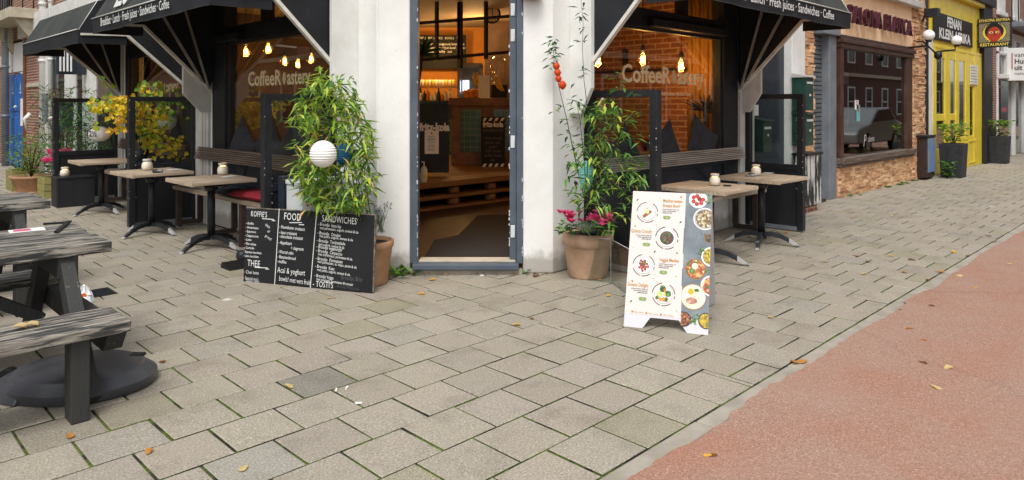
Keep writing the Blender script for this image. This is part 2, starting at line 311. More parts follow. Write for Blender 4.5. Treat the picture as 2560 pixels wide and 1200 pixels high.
# ------------------------------------------------------------------ mesh builder
def ident(a,b,c): return V(a,b,c)
class MB:
    def __init__(s,T=None): s.v=[]; s.f=[]; s.mi=[]; s.T=T or ident; s.sm=[]
    def quad(s,*pts,mi=0,smooth=False,raw=False):
        i=len(s.v); s.v+= [Vector(p) if raw else s.T(*p) for p in pts]; s.f.append(tuple(range(i,i+len(pts)))); s.mi.append(mi); s.sm.append(smooth)
    def box(s,x0,x1,y0,y1,z0,z1,mi=0):
        x0,x1=min(x0,x1),max(x0,x1); y0,y1=min(y0,y1),max(y0,y1); z0,z1=min(z0,z1),max(z0,z1)
        c=[(x0,y0,z0),(x1,y0,z0),(x1,y1,z0),(x0,y1,z0),(x0,y0,z1),(x1,y0,z1),(x1,y1,z1),(x0,y1,z1)]
        s.hexa(c,mi)
    def hexa(s,c,mi=0,raw=False):
        i=len(s.v); s.v+=[Vector(p) if raw else s.T(*p) for p in c]
        for q in ((3,2,1,0),(4,5,6,7),(0,1,5,4),(1,2,6,5),(2,3,7,6),(3,0,4,7)):
            s.f.append(tuple(i+k for k in q)); s.mi.append(mi); s.sm.append(False)
    def prism(s,poly,vec,mi=0):      # polygon (3d points) pushed along vec
        n=len(poly); i=len(s.v); a=[s.T(*p) for p in poly]; b=[s.T(*(Vector(p)+Vector(vec))) for p in poly]; s.v+=a+b
        s.f.append(tuple(range(i+n-1,i-1,-1))); s.f.append(tuple(range(i+n,i+2*n))); s.mi+=[mi,mi]; s.sm+=[False,False]
        for k in range(n):
            k2=(k+1)%n; s.f.append((i+k,i+k2,i+n+k2,i+n+k)); s.mi.append(mi); s.sm.append(False)
    def bar(s,p,q,w_,h_,up=(0,0,1),mi=0,taper=1.0):
        p=s.T(*p); q=s.T(*q); d=(q-p).normalized(); up=Vector(up)
        if abs(d.dot(up))>.98: up=V(1,0,0)
        a=d.cross(up).normalized(); b=a.cross(d).normalized(); c=[]
        for o,k in ((p,1),(q,taper)):
            for sa,sb in ((-1,-1),(1,-1),(1,1),(-1,1)): c.append(o+a*sa*w_/2*k+b*sb*h_/2*k)
        s.hexa(c,mi,True)
    def tube(s,pts,r,n=8,mi=0,cap=True):
        pts=[s.T(*p) for p in pts]; rs=r if isinstance(r,(list,tuple)) else [r]*len(pts); base=len(s.v); pa=None
        for k,p in enumerate(pts):
            d=(pts[min(k+1,len(pts)-1)]-pts[max(k-1,0)]).normalized()
            if pa is None: pa=d.orthogonal().normalized()
            a=(pa-d*pa.dot(d)); a=a.normalized() if a.length>1e-6 else d.orthogonal().normalized(); pa=a; b=d.cross(a)
            for j in range(n):
                t=2*math.pi*j/n; s.v.append(p+(a*math.cos(t)+b*math.sin(t))*rs[k])
        for k in range(len(pts)-1):
            for j in range(n):
                j2=(j+1)%n; s.f.append((base+k*n+j,base+k*n+j2,base+(k+1)*n+j2,base+(k+1)*n+j)); s.mi.append(mi); s.sm.append(True)
        if cap:
            s.f.append(tuple(base+j for j in range(n-1,-1,-1))); e=base+(len(pts)-1)*n; s.f.append(tuple(e+j for j in range(n))); s.mi+=[mi,mi]; s.sm+=[False,False]
    def lathe(s,prof,c=(0,0,0),n=24,mi=0,sx=1,sy=1,smooth=True):
        base=len(s.v); c=Vector(c)
        for r,z in prof:
            for j in range(n):
                t=2*math.pi*j/n; s.v.append(s.T(c.x+r*math.cos(t)*sx,c.y+r*math.sin(t)*sy,c.z+z))
        for k in range(len(prof)-1):
            for j in range(n):
                j2=(j+1)%n; s.f.append((base+k*n+j,base+k*n+j2,base+(k+1)*n+j2,base+(k+1)*n+j)); s.mi.append(mi); s.sm.append(smooth)
        if prof[0][0]>1e-4: s.f.append(tuple(base+j for j in range(n-1,-1,-1))); s.mi.append(mi); s.sm.append(False)
        if prof[-1][0]>1e-4: e=base+(len(prof)-1)*n; s.f.append(tuple(e+j for j in range(n))); s.mi.append(mi); s.sm.append(False)
    def sphere(s,c,r,n=16,mi=0,sx=1,sy=1,sz=1):
        s.lathe([(r*math.sin(math.pi*k/10),-r*sz*math.cos(math.pi*k/10)) for k in range(11)],c,n,mi,sx,sy)
    def leaf(s,b,d,l,wd,up=(0,0,1),mi=0,fold=.35):
        b=Vector(b); d=Vector(d).normalized(); sd_=d.cross(Vector(up))
        if sd_.length<.05: sd_=d.orthogonal()
        sd_.normalize(); n=sd_.cross(d)
        m1=b+d*l*.4; t=b+d*l-n*l*.12
        for sg in (1,-1): s.quad(b,m1+sd_*sg*wd/2+n*wd*fold*.5,t,mi=mi,raw=True)
    def disc(s,o,u,v,cx,cy,rx,ry=None,n=28,off=0.,mi=0,a0=0,a1=360,hole=0):
        ry=ry or rx; nn=u.cross(v); o=o+nn*off; st=a1-a0; pts=[]
        full=st>=360
        k=n if full else n+1
        out=[o+u*(cx+rx*math.cos(R(a0+st*i/n)))+v*(cy+ry*math.sin(R(a0+st*i/n))) for i in range(k)]
        if not hole: s.quad(*out,mi=mi,raw=True)
        else:
            inn=[o+u*(cx+rx*hole*math.cos(R(a0+st*i/n)))+v*(cy+ry*hole*math.sin(R(a0+st*i/n))) for i in range(k)]
            for i in range(n if full else n): s.quad(inn[i],out[i],out[(i+1)%k],inn[(i+1)%k],mi=mi,raw=True)
    def text(s,body,o,u,v,size,sx=.8,align='LEFT',bold=0.,off=.003,mi=0,sp=1.,shear=0,thick=0,fit=0):
        cu=bpy.data.curves.new('lettering','FONT'); cu.body=body; cu.size=size; cu.align_x=align; cu.offset=bold; cu.resolution_u=2; cu.space_character=sp; cu.shear=shear
        if thick: cu.extrude=thick
        ob=bpy.data.objects.new('lettering',cu); me=bpy.data.meshes.new_from_object(ob)
        o=Vector(o); u=Vector(u).normalized(); v=Vector(v).normalized(); n=u.cross(v); i=len(s.v)
        if fit:
            xs=[q.co.x for q in me.vertices]; sx=fit/(max(xs)-min(xs)); o=o-u*(min(xs)*sx if align=='LEFT' else 0)
        for q in me.vertices: s.v.append(o+u*q.co.x*sx+v*q.co.y+n*(q.co.z+thick+off))
        for f in me.polygons: s.f.append(tuple(i+k for k in f.vertices)); s.mi.append(mi); s.sm.append(False)
        bpy.data.objects.remove(ob); bpy.data.curves.remove(cu); bpy.data.meshes.remove(me)
    def stroke(s,a,b,wd,nrm,mi=0,off=.003):
        a=Vector(a); b=Vector(b); n=Vector(nrm).normalized(); d=(b-a).normalized().cross(n)*wd/2; o=n*off
        s.quad(a+d+o,b+d+o,b-d+o,a-d+o,mi=mi,raw=True)
    def build(s,name,mats,parent=None,bev=0,seg=2,label=None,sub=0):
        me=bpy.data.meshes.new(name); loc=PO.get(parent.name,V(0,0,0)) if parent else V(0,0,0)
        me.from_pydata([tuple(p-loc) for p in s.v],[],s.f); mats=mats if isinstance(mats,(list,tuple)) else [mats]
        for k in mats: me.materials.append(m[k] if isinstance(k,str) else k)
        if s.f:
            me.polygons.foreach_set('material_index',s.mi); me.polygons.foreach_set('use_smooth',s.sm)
        me.update(); o=bpy.data.objects.new(name,me); COL.objects.link(o)
        if parent: o.parent=parent; PO[o.name]=loc
        if bev:
            b=o.modifiers.new('bevel','BEVEL'); b.width=bev; b.segments=seg; b.limit_method='ANGLE'; b.angle_limit=R(40)
        if label: o['label']=label
        return o
PO={}
def tag(o,label=None,cat=None,group=None,kind=None):
    for k,x in (('label',label),('category',cat),('group',group),('kind',kind)):
        if x: o[k]=x
    return o
def thing(name,label,cat,loc=(0,0,0),group=None):
    o=bpy.data.objects.new(name,None); COL.objects.link(o); o.location=loc; o.empty_display_size=.1; PO[o.name]=Vector(loc)
    return tag(o,label,cat,group)
def children(o): return [c for c in COL.objects if c.parent==o]
def dup(root,loc,rz=0,label=None,group=None):
    r=root.copy(); COL.objects.link(r); r.location=loc; r.rotation_euler=(0,0,rz); PO[r.name]=Vector(loc)
    if label: r['label']=label
    if group: r['group']=group
    for ch in list(root.children):
        c=ch.copy(); COL.objects.link(c); c.parent=r
        for g in ch.children:
            d=g.copy(); COL.objects.link(d); d.parent=c
    return r
def struct(mb,name,mats,bev=0): return tag(mb.build(name,mats,None,bev),kind='structure')
U=random.uniform
# ------------------------------------------------------------------ ground, paving, kerb, road
g=MB(); g.quad((-150,-150,-.06),(150,-150,-.06),(150,150,-.06),(-150,150,-.06)); struct(g,'ground','soil')
g=MB(); g.quad((-14,1.72,-.009),(70,1.72,-.009),(70,4.9,-.009),(-14,4.9,-.009)); g.quad((-14,4.9,-.009),(4.6,4.9,-.009),(4.6,60,-.009),(-14,60,-.009)); struct(g,'paving_bed','joint')
pv=MB(); tints=[]
SPECIAL=[((G(*p).x,G(*p).y),t) for p,t in (((830,925),(.66,.68,.70)),((650,1120),(.93,.97,1.0)),((385,985),(.82,.82,.74)),((960,770),(.84,.85,.74)),((860,835),(.90,.90,.80)),((90,1070),(.80,.80,.76)),((1700,630),(.86,.85,.8)))]
def tile(x0,x1,y0,y1):
    gx,gy=((.006,.0055) if x1<=3.63 else (.0055,.006)); j=lambda: U(-.0012,.0012)
    dz=U(-.0018,.0018); tx=U(-.003,.003); ty=U(-.003,.003); cx,cy=(x0+x1)/2,(y0+y1)/2; e=.005
    zz=lambda x,y: dz+(x-cx)*tx*2+(y-cy)*ty*2
    o=[(x0+gx+j(),y0+gy+j()),(x1-gx+j(),y0+gy+j()),(x1-gx+j(),y1-gy+j()),(x0+gx+j(),y1-gy+j())]
    i=len(pv.v); top=[]
    for (x,y),(sx,sy) in zip(o,((1,1),(-1,1),(-1,-1),(1,-1))): pv.v.append(V(x,y,zz(x,y)-.004)); top.append(V(x+sx*e,y+sy*e,zz(x,y)))
    pv.v+=top
    for (x,y) in o: pv.v.append(V(x,y,-.03))
    fs=[(4,5,6,7)]+[(k,(k+1)%4,4+(k+1)%4,4+k) for k in range(4)]+[(8+k,8+(k+1)%4,(k+1)%4,k) for k in range(4)]
    r=random.random(); b=U(.9,1.04)
    t=(b,b*U(.98,1.0),b*U(.95,.99))
    if r<.03: t=(.93,.95,.96)
    elif r<.09: t=(.88,.89,.80)
    for (qx,qy),tt in SPECIAL:
        if x0<=qx<x1 and y0<=qy<y1: t=tt
    for q_,f in enumerate(fs): pv.f.append(tuple(i+k for k in f)); pv.mi.append(1 if q_>4 else 0); pv.sm.append(False); tints.append(t)
PT=.309; XB=3.62
rows=[1.77+PT*k for k in range(0,70)]
def vis(x,y):
    d=(x+y)/S2
    return d>1.1 and abs((x-y)/S2/d)<1.05
for k,y in enumerate(rows):
    off=(.1 if k%2 else .1+PT/2)
    for i in range(-20,14):
        x0=XB-PT*1.04*(i+1)+off-.3; x1=x0+PT*1.04
        x0c,x1c=x0,min(x1,XB)
        if y>5.25: x1c=min(x1c,4.2)
        if x1c-x0c<.03 or not (vis(x0c,y) or vis(x1c,y+PT)): continue
        tile(x0c,x1c,y,y+PT)
for k in range(0,110):
    x0=XB+PT*k; off=0 if k%2 else -PT/2
    ytop=4.9 if x0>4.6 else 5.1
    y=1.77+off*.999
    while y<ytop:
        y0=max(y,1.77); y1=y+PT
        if y1-y0>.03 and vis(x0,y0): tile(x0,x0+PT,y0,y1)
        y=y1
o=struct(pv,'pavement',['tile','joint'])
at=o.data.attributes.new('tint','FLOAT_COLOR','FACE')
at.data.foreach_set('color',[c for t in tints for c in (t[0],t[1],t[2],1)])
kb=MB(); x=-6.
while x<45:
    kb.box(x+.004,x+.996,1.665+U(-.003,.003),1.765,-.1,U(-.004,.0)); x+=1.0
struct(kb,'kerb','kerb',.006)
g=MB()
# ragged asphalt edge lying slightly over the kerb
ed=[]; x=-8.
while x<60:
    ed.append((x,1.675+U(-.008,.012)+.012*math.sin(x*1.7)+.008*math.sin(x*5.3+1)+(.018 if math.sin(x*2.3)>.8 else 0))); x+=.045 if x<8 else .25
for a,b in zip(ed,ed[1:]): g.quad((a[0],-9,.0),(b[0],-9,.0),(b[0],b[1],.0),(a[0],a[1],.0))
g.v=[V(p.x,p.y,.006 if p.y>0 else -.01) for p in g.v]
struct(g,'cycle_path','asphalt')
g=MB(); g.quad((-60,-16,-.02),(90,-16,-.02),(90,-8.9,-.02),(-60,-8.9,-.02)); struct(g,'road','kerb')
# ------------------------------------------------------------------ corner cafe: walls
cafe=thing('corner_cafe','white plastered corner cafe with cut-off corner, open door and big shop windows','building',(4.1,4.7,0))
wb=MB()
def fbox(u0,u1,d0,d1,z0,z1,mi=0,b=None): 
    b=b or wb; t=b.T; b.T=FT; b.box(u0,u1,d0,d1,z0,z1,mi); b.T=t
def chamf(u0,u1,z0,z1): fbox(u0,u1,6.30,6.56,z0,z1)
chamf(-1.205,-.905,0,2.62); chamf(.095,.375,0,2.62); chamf(-1.205,.375,2.62,6.4)
y1w=YL(833,XL); 
wb.box(XL,XL+.28,5.29,5.98,0,6.4); wb.box(4.705,5.16,YR,YR+.28,0,6.4)        # piers beside the corner
wb.box(XL,XL+.28,8.88,9.42,0,6.4); wb.box(XL,XL+.28,12.25,12.85,0,6.4)
wb.box(8.13,8.5,YR,YR+.28,0,6.4)
wb.box(XL+.03,XL+.25,5.98,8.88,0,.5); wb.box(XL+.03,XL+.25,9.42,12.25,0,.5); wb.box(5.16,8.13,YR+.03,YR+.25,0,.5)
wb.box(XL+.04,XL+.26,5.98,8.88,3.25,6.4); wb.box(XL+.04,XL+.26,9.42,12.25,3.25,6.4); wb.box(5.16,8.13,YR+.04,YR+.26,3.25,6.4)
wb.build('wall','plaster',cafe,.018,3)
# upper closure so that the room is dark
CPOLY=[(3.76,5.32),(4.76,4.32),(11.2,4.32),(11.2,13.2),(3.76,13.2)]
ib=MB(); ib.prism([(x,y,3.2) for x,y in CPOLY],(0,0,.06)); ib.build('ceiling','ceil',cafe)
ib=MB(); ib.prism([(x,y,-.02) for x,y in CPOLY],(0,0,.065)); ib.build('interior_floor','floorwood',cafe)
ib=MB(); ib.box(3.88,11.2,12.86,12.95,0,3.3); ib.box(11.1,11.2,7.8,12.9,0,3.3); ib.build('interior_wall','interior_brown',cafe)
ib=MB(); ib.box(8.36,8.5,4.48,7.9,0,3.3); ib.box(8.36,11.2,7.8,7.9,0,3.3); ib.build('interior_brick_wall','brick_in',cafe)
# window builder
def window(T,s0,s1,z0,z1,zt0,zt1,ztop,fw0,fw1,name_mat,mull,txt=None,flip=False):
    """frame between s0 and s1; glass z0..zt0, transom bar zt0..zt1, upper light to ztop"""
    b=MB(T); a0,a1=s0+fw0,s1-fw1
    b.box(s0,a0,-.16,.0,.5,ztop); b.box(a1,s1,-.16,.0,.5,ztop)
    b.box(a0,a1,-.15,-.01,zt0,zt1); b.box(a0,a1,-.16,.0,ztop-.1,ztop); b.box(a0,a1,-.16,-.005,z0-.08,z0)
    for q in mull: b.box(q-.05,q+.05,-.14,-.02,zt1,ztop-.1)
    # stepped glazing beads
    for q0,q1 in ((a0,a0+.022),(a1-.022,a1)): b.box(q0,q1,-.11,-.035,z0,zt0)
    b.box(a0+.022,a1-.022,-.11,-.035,z0,z0+.02); b.box(a0+.022,a1-.022,-.11,-.035,zt0-.022,zt0)
    o=b.build('window',name_mat,cafe,.004)
    # panelled apron below the glass
    b=MB(T); b.box(a0,a1,-.12,-.03,.5,z0-.08); b.box(a0,a1,-.03,.0,.56,.60); b.box(a0,a1,-.03,-.012,.60,.635); b.box(a0,a1,-.03,.03,z0-.13,z0-.085); b.build('apron','navy',o,.006)
    b=MB(T); b.box(a0+.005,a1-.005,-.075,-.068,z0+.004,zt0-.004); b.box(a0+.005,a1-.005,-.085,-.078,zt1+.004,ztop-.104); b.build('pane','glass',o)
    return o
wR=window(TR,5.16,8.13,.93,2.30,2.30,2.50,3.22,.10,.34,'black',[6.02+.95])
wL=window(TL,5.98,8.88,.93,2.25,2.25,2.44,3.22,.08,.36,'black',[7.55])
wM=window(TL,9.42,12.25,.93,2.25,2.25,2.44,3.22,.45,.14,'black',[11])
# gold lettering on the panes
def lettering(o,T,sx0,sx1,zb,small=True,rev=False,h=.2):
    b=MB(); q0=T(sx0,-.064,zb); u=(T(sx1,-.064,zb)-q0); wd=u.length
    k=wd/1.55
    b.text('CoffeeR',q0,u,V(0,0,1),.25*k,.62,bold=.005,fit=wd*.565); 
    b.text('astery',q0+u*.655,u,V(0,0,1),.25*k,.62,bold=.005,fit=wd*.345)
    un=u.normalized(); b.disc(q0+un*wd*.61+V(0,0,.07*k),un,V(0,0,1),0,0,.036*k,.075*k,off=.003,hole=.3); b.stroke(q0+un*wd*.605+V(0,0,.0),q0+un*wd*.62+V(0,0,.14*k),.012,un.cross(V(0,0,1)))
    if small: b.text('www.coffeeroastery.nl  coffeeroasters Amsterdam',q0+u*.02+V(0,0,-.13*k),u,V(0,0,1),.06*k,.62,fit=wd*.8)
    b.build('lettering','gold',o)
lettering(wR,TR,XR(1553,YR+.07),XR(1757,YR+.07),1.735)
lettering(wL,TL,YL(622,XL+.07),YL(778,XL+.07),1.72,False)
lettering(wM,TL,YL(366,XL+.07),YL(446,XL+.07),1.69,False)
# awning side boards on the piers (parts of the building)
def board(T,s,th=.045,pw=.26,z0=1.41,mat='greyboard'):
    b=MB(T); pl=[(s,0,z0),(s,.13,z0),(s,pw,z0+.23),(s,pw,3.3),(s,0,3.3)]
    b.prism(pl,(th,0,0)); b.build('side_board',mat,cafe,.004)
board(TR,4.94,.05,.25,1.42,'white'); board(TR,8.16,pw=.28); board(TL,5.59,.05,.27,1.42,'white'); board(TL,8.90,pw=.34); board(TL,12.42,pw=.34)
# mouldings on the piers
for T_,ss in ((TR,((8.13,.06),(8.2,.05),(8.3,.2))),(TL,((8.92,.07),(9.02,.05),(9.12,.2))),(TL,((12.3,.07),(12.42,.3)))):
    b=MB(T_); b.box(ss[0][0],ss[-1][0]+ss[-1][1],0,.012,0,3.2)
    for s,wd in ss: b.box(s,s+wd,.012,.035,0,3.2)
    b.build('pilaster','greyboard',cafe,.005)
# door frame
df=MB(FT)
df.box(-.905,-.836,6.29,6.42,.09,2.62); df.box(.04,.095,6.29,6.43,.09,2.62); df.box(-.022,.04,6.33,6.42,.09,2.55); df.box(-.836,.04,6.32,6.42,2.54,2.62)
dfo=df.build('door_frame','bluegrey',cafe,.006)
b=MB(FT); b.box(-.88,.06,6.22,6.46,.045,.10); b.build('threshold','bluegrey',dfo,.01)
b=MB(FT); b.box(-.83,.03,6.30,6.44,.10,.117); b.build('worn_sill','stonetrim',dfo,.004)
b=MB(FT); b.box(-.9,.09,6.26,6.5,-.02,.045); b.build('step_stone','kerb',dfo,.004)
for z in (2.35,2.12,1.17,.37): 
    b=MB(FT); b.box(-.012,.02,6.322,6.332,z-.055,z+.055); b.tube([(.02,6.325,z-.055),(.02,6.325,z+.055)],.008,6); b.build('hinge','hinge',dfo,.003)
b=MB(FT)   # chipped pale paint along the jamb edges
for k in range(60):
    z=.15+2.2*random.random()**1.8; e=random.choice((-.837,-.837,-.021,.0935)); h=U(.006,.035)
    b.box(e-U(.003,.009),e+.002,6.286 if e!=-.021 else 6.3265,6.30 if e!=-.021 else 6.34,z,z+h)
b.build('chipped_paint','hinge',dfo)
b=MB(FT); b.box(-1.205,.375,6.22,6.33,2.62,2.70); b.build('lintel','white',cafe,.006)
b=MB(FT); b.lathe([(0,0),(.09,.01),(.1,.06),(.05,.1),(0,.11)],(.17,6.23,2.425),16); tag(b.build('wall_lamp',['black']),'small round lamp on the white wall above the door corner','lamp')
# ------------------------------------------------------------------ awnings
def awning(T,s0,s1,zb,zt,tp0,tp1,rev,label,near):
    root=thing('awning',label,'awning',T((s0+s1)/2,0,zb))
    PX_,PI_=1.32,1.12
    b=MB(T); n=12
    for i in range(n):   # stretched canopy, sagging a little between its ribs
        a=s0+(s1-s0)*i/n; c=s0+(s1-s0)*(i+1)/n
        b.quad((a,PX_,zt),(c,PX_,zt),(c,PI_,zt+.36),(a,PI_,zt+.36),mi=0); b.quad((a,PI_,zt+.36),(c,PI_,zt+.36),(c,.0,zt+.7),(a,.0,zt+.7),mi=0)
    for s in (s0,s1): b.quad((s,.05,1.66),(s,.8,zt-.02),(s,PX_,zt),(s,PI_,zt+.36),(s,0,zt+.7),(s,0,1.8),mi=1)
    b.build('canopy',['canvas_top','canvas'],root)
    b=MB(T); N=40; hz=[zb+.005*math.sin(i*.37)+.002*math.sin(i*1.3) for i in range(N+1)]
    for i in range(N):
        a=s0+(s1-s0)*i/N; c=s0+(s1-s0)*(i+1)/N; w1=.005*math.sin(i*.6); w2=.005*math.sin((i+1)*.6)
        b.quad((a,PX_+.01,zt),(c,PX_+.01,zt),(c,PX_+.005+w2,hz[i+1]),(a,PX_+.005+w1,hz[i]),smooth=True)
    for s in (s0,s1): b.quad((s,PX_+.008,zt),(s,PX_+.003,zb),(s,.80,zb+.01),(s,.80,zt-.02))
    vo=b.build('valance','canvas',root)
    b=MB(T); b.tube([(s0,PX_+.015,zt+.005),(s1,PX_+.015,zt+.005)],.006,6); b.tube([(s1 if near==0 else s0,PX_,zt),(s1 if near==0 else s0,PI_,zt+.365)],.004,6); b.tube([(s0,PI_,zt+.365),(s1,PI_,zt+.365)],.005,6)
    b.build('piping','piping',root)
    b=MB(T)
    for i in range(N): b.tube([(s0+(s1-s0)*i/N,PX_+.006+.005*math.sin(i*.6),hz[i]),(s0+(s1-s0)*(i+1)/N,PX_+.006+.005*math.sin((i+1)*.6),hz[i+1])],.004,5)
    b.build('hem','canvas_top',root)
    for s,sg in ((s0,-1),(s1,1)):
        s_=s-.035*sg
        for (pa,za,p,z,wd) in ((.02,1.66,.8,zt-.03,.045),(.14,1.79,.74,zt+.34,.034),(.06,1.70,.43,zt+.48,.03)):
            s2=s if p==.8 else s_; r=MB(T); r.bar((s2,pa,za),(s2,p,z),wd,wd*.7)
            if p==.8: r.bar((s2,.8,zt-.03),(s2,PX_-.02,zt-.05),.035,.025)
            r.build('rib','ribwhite' if p==.8 else 'offwhite',root)
    if tp0 is not None:
        b=MB(); q0=T(tp0,PX_+.028,zb+.052); q1=T(tp1,PX_+.028,zb+.052); wd=(q1-q0).length
        b.text('Breakfast · Lunch · Fresh juices · Sandwiches · Coffee',q0,q1-q0,V(0,0,1),.125,1,bold=.001,fit=wd); b.build('lettering','letter',vo)
        # tail of the big script lettering on the sloping cloth
        b=MB(); f=.22 if T is TR else .74
        o_=T(tp0+(tp1-tp0)*f if T is TL else tp1-.33,PX_-.035,zt+.06); e=T(tp0+(tp1-tp0)*f+(.16 if T is TR else -.3),PX_-.035,zt+.06) if T is TL else T(tp1-.22,PX_-.035,zt+.06)
        d=(e-o_); k=V(0,0,1)
        if T is TL:
            o_=T(8.18,PX_-.018,zt+.085); d=T(7.7,PX_-.018,zt+.085)-o_
            b.text('Zo',o_+V(0,0,-.01),d,V(.16,0,1) ,.4,.9,bold=.008,shear=.35)
        else:
            o_=T(7.28,PX_-.02,zt+.17); d=V(1,0,0)
            b.text('y',o_,d,V(0,.16,1),.4,.9,bold=.008,shear=.2)
        b.build('script_lettering','letter',vo)
    return root
awning(TR,4.99,8.13,2.335,2.50,XR(1800,2.87),XR(2080,2.87),False,'black canvas awning with white lettering over the window beside the stone-clad shop',0)
awning(TL,5.66,8.87,2.29,2.45,YL(257,2.27),YL(429,2.27),True,'black canvas awning with white lettering over the window beside the chalkboard',1)
awning(TL,9.46,12.4,2.22,2.38,None,None,True,'black canvas awning without lettering over the window farthest from the door',1)
b=MB(TR); b.box(6.2,7.75,-.02,.07,2.31,2.40); o=b.build('patio_heater',['black'],None,.01); tag(o,'long dark heater strip fixed under the transom of the brick-lit window','heater')
b=MB(TL); b.box(8.0,8.6,-.02,.09,2.25,2.34); o=b.build('patio_heater',['black'],None,.01); tag(o,'short dark heater above the window beside the chalkboard','heater')
# ------------------------------------------------------------------ inside the cafe
def pendant(p,label,zc=3.2,shade=True):
    r=thing('pendant_lamp',label,'lamp',p,'warm bulbs hanging inside the cafe')
    b=MB(); b.tube([p+V(0,0,.13),V(p.x,p.y,zc)],.006,6); b.lathe([(.02,.1),(.03,.12),(.03,.16),(.012,.19)],p,10); b.build('cord','ink',r)
    b=MB(); b.lathe([(.02,.1),(.035,.075),(.075,.01),(.08,-.03),(.06,-.08),(0,-.105)],p,18); b.build('bulb','bulbglass',r)
    b=MB(); b.sphere(p+V(0,0,.005),.022,10,sz=2.0); b.build('filament','bulb',r)
    l=bpy.data.lights.new('bulb_light','POINT'); l.energy=LAMPW; l.color=(1,.62,.26); l.shadow_soft_size=.05; lo=bpy.data.objects.new('bulb_light',l); COL.objects.link(lo); lo.location=p+V(0,0,-.16)
    lo.parent=r; lo.location=V(0,0,.0)
LAMPW=20
for px,py,y,t in ((1494,152,4.9,'glowing bulb tucked beside the awning edge in the brick-lit window'),(1607,150,5.0,'glowing bulb on a long cord, the middle one in the brick-lit window'),(1703,166,4.75,'glowing bulb behind the end of the gold window lettering')):
    a=A(px); x_=y*(1+a)/(1-a); pendant(P(px,py,(x_+y)/S2),t)
for px,py,x_,t in ((615,130,4.7,'glowing bulb nearest the frame in the window beside the chalkboard'),(671,123,4.9,'larger glowing bulb in the window beside the chalkboard')):
    a=A(px); y=x_*(1-a)/(1+a); pendant(P(px,py,(x_+y)/S2),t)
for px,py,x_,t in ((712,154,6.0,'small distant bulb left of the gold letters'),(745,161,6.4,'small distant bulb above the gold letters'),(778,148,6.2,'small distant bulb close to the bamboo tip')):
    a=A(px); y=x_*(1-a)/(1+a); pendant(P(px,py,(x_+y)/S2),t)
for q,e in ((FT(-.7,13.6,2.8),38),(FT(.5,13.2,2.8),16),(FT(-1.6,14.6,2.5),26)):
    l=bpy.data.lights.new('bar_fill','POINT'); l.energy=e; l.color=(1,.58,.22); l.shadow_soft_size=.12; lo=bpy.data.objects.new('bar_fill',l); COL.objects.link(lo); lo.location=q  # warm fill lights without fittings, added to brighten the bar and its back wall
b=MB(FT); b.quad((-.836,6.5,.05),(.04,6.5,.05),(.9,9.6,.05),(-.45,9.3,.05),(-.6,7.9,.05),(-.836,7.6,.05)); tag(b.build('entrance_mat','mat'),'dark grey entrance mat inside the open door','mat')
b=MB(FT)
pf=thing('pallet_platform','two-tier wooden platform made of pallets behind the open door','platform',FT(-.3,10,0))
for z0,z1,sh in ((.37,.45,0),(.2,.25,.06),(.05,.09,.1)):
    b=MB(FT); b.hexa([(-2.6,8.1+sh,z0),(1.3,11.9+sh,z0),(1.3,15,z0),(-2.6,15,z0),(-2.6,8.1+sh,z1),(1.3,11.9+sh,z1),(1.3,15,z1),(-2.6,15,z1)]); b.build('deck','palletwood',pf,.01)
for k in range(7):
    t=.05+k*.13; u0=-2.6+3.9*t; d0=8.1+3.8*t
    for z0,z1 in ((.25,.37),(.09,.2)):
        b=MB(FT); b.lathe([(.07,0),(.09,.03),(.09,z1-z0-.03),(.07,z1-z0)],(u0+.05,d0+.25,z0),10); b.build('support_block','palletwood',pf)
FW=lambda px,d: A(px)*d
ct=thing('counter','wooden service counter with green tiled front','counter',FT(-.4,12.6,.45))
d=12.3
b=MB(FT); b.box(FW(1128,d),.9,d,d+.9,.45,1.5); b.build('cabinet','counter',ct,.01)
b=MB(FT); b.box(FW(1122,d),.92,d-.06,d+.95,1.48,1.62); b.build('worktop','counter',ct,.01)
b=MB(FT); b.box(FW(1152,d),FW(1202,d),d-.02,d,.68,1.42); b.box(FW(1234,d),.85,d-.02,d,.68,1.42); b.build('tiling','gtile',ct)
def board_sign(name,label,cat,px0,px1,py0,py1,d,mat,texts,extra=None,lean=.0):
    r=thing(name,label,cat,P((px0+px1)/2,py1,d)); c=P(px0,py1,d); u=FT(1,0,0)-FT(0,0,0); v=(V(0,0,1)+ (FT(0,1,0)-FT(0,0,0))*lean).normalized(); wd=(px1-px0)/FOC*d; h=(py1-py0)/FOC*d
    b=MB(); n=-(u.cross(v)); 
    b.hexa([c,c+u*wd,c+u*wd+n*.05,c+n*.05,c+v*h,c+u*wd+v*h,c+u*wd+v*h+n*.05,c+v*h+n*.05],raw=True); b.build('panel',mat,r,.004)
    b=MB()
    for (t,tx,ty,sz,sx,bo,mi) in texts: b.text(t,c+u*wd*tx+v*h*ty,u,v,sz*h,sx,'CENTER',bold=bo,mi=mi,off=.004)
    b.build('lettering',['letter','chalk','chalkfaint'],r)
    return r,c,u,v,wd,h,-n
r,c,u,v,wd,h,n=board_sign('fridge','black drinks fridge with white brand lettering and a paper notice','fridge',1046,1122,300,432,10.4,'black',[('fritz-kola',.53,.80,.20,.78,.008,0)])
b=MB(); b.box(0,0,0,0,0,0); b=MB(); p0=c+u*wd*.21+v*h*.36+n*.006; b.quad(p0,p0+u*wd*.46,p0+u*wd*.46+v*h*.44,p0+v*h*.44,raw=True)
nt=b.build('notice','paper',r); b=MB()
b.disc(p0,u,v,wd*.23,h*.39,.012,off=.003); b.text('BARISTA\nGEZOCHT',p0+u*wd*.23+v*h*.31,u,v,.035,.8,'CENTER')
for k in range(9): b.stroke(p0+u*wd*.09+v*h*(.26-.025*k),p0+u*wd*U(.3,.38)+v*h*(.26-.025*k),.004,n)
b.build('print','signgrey',nt)
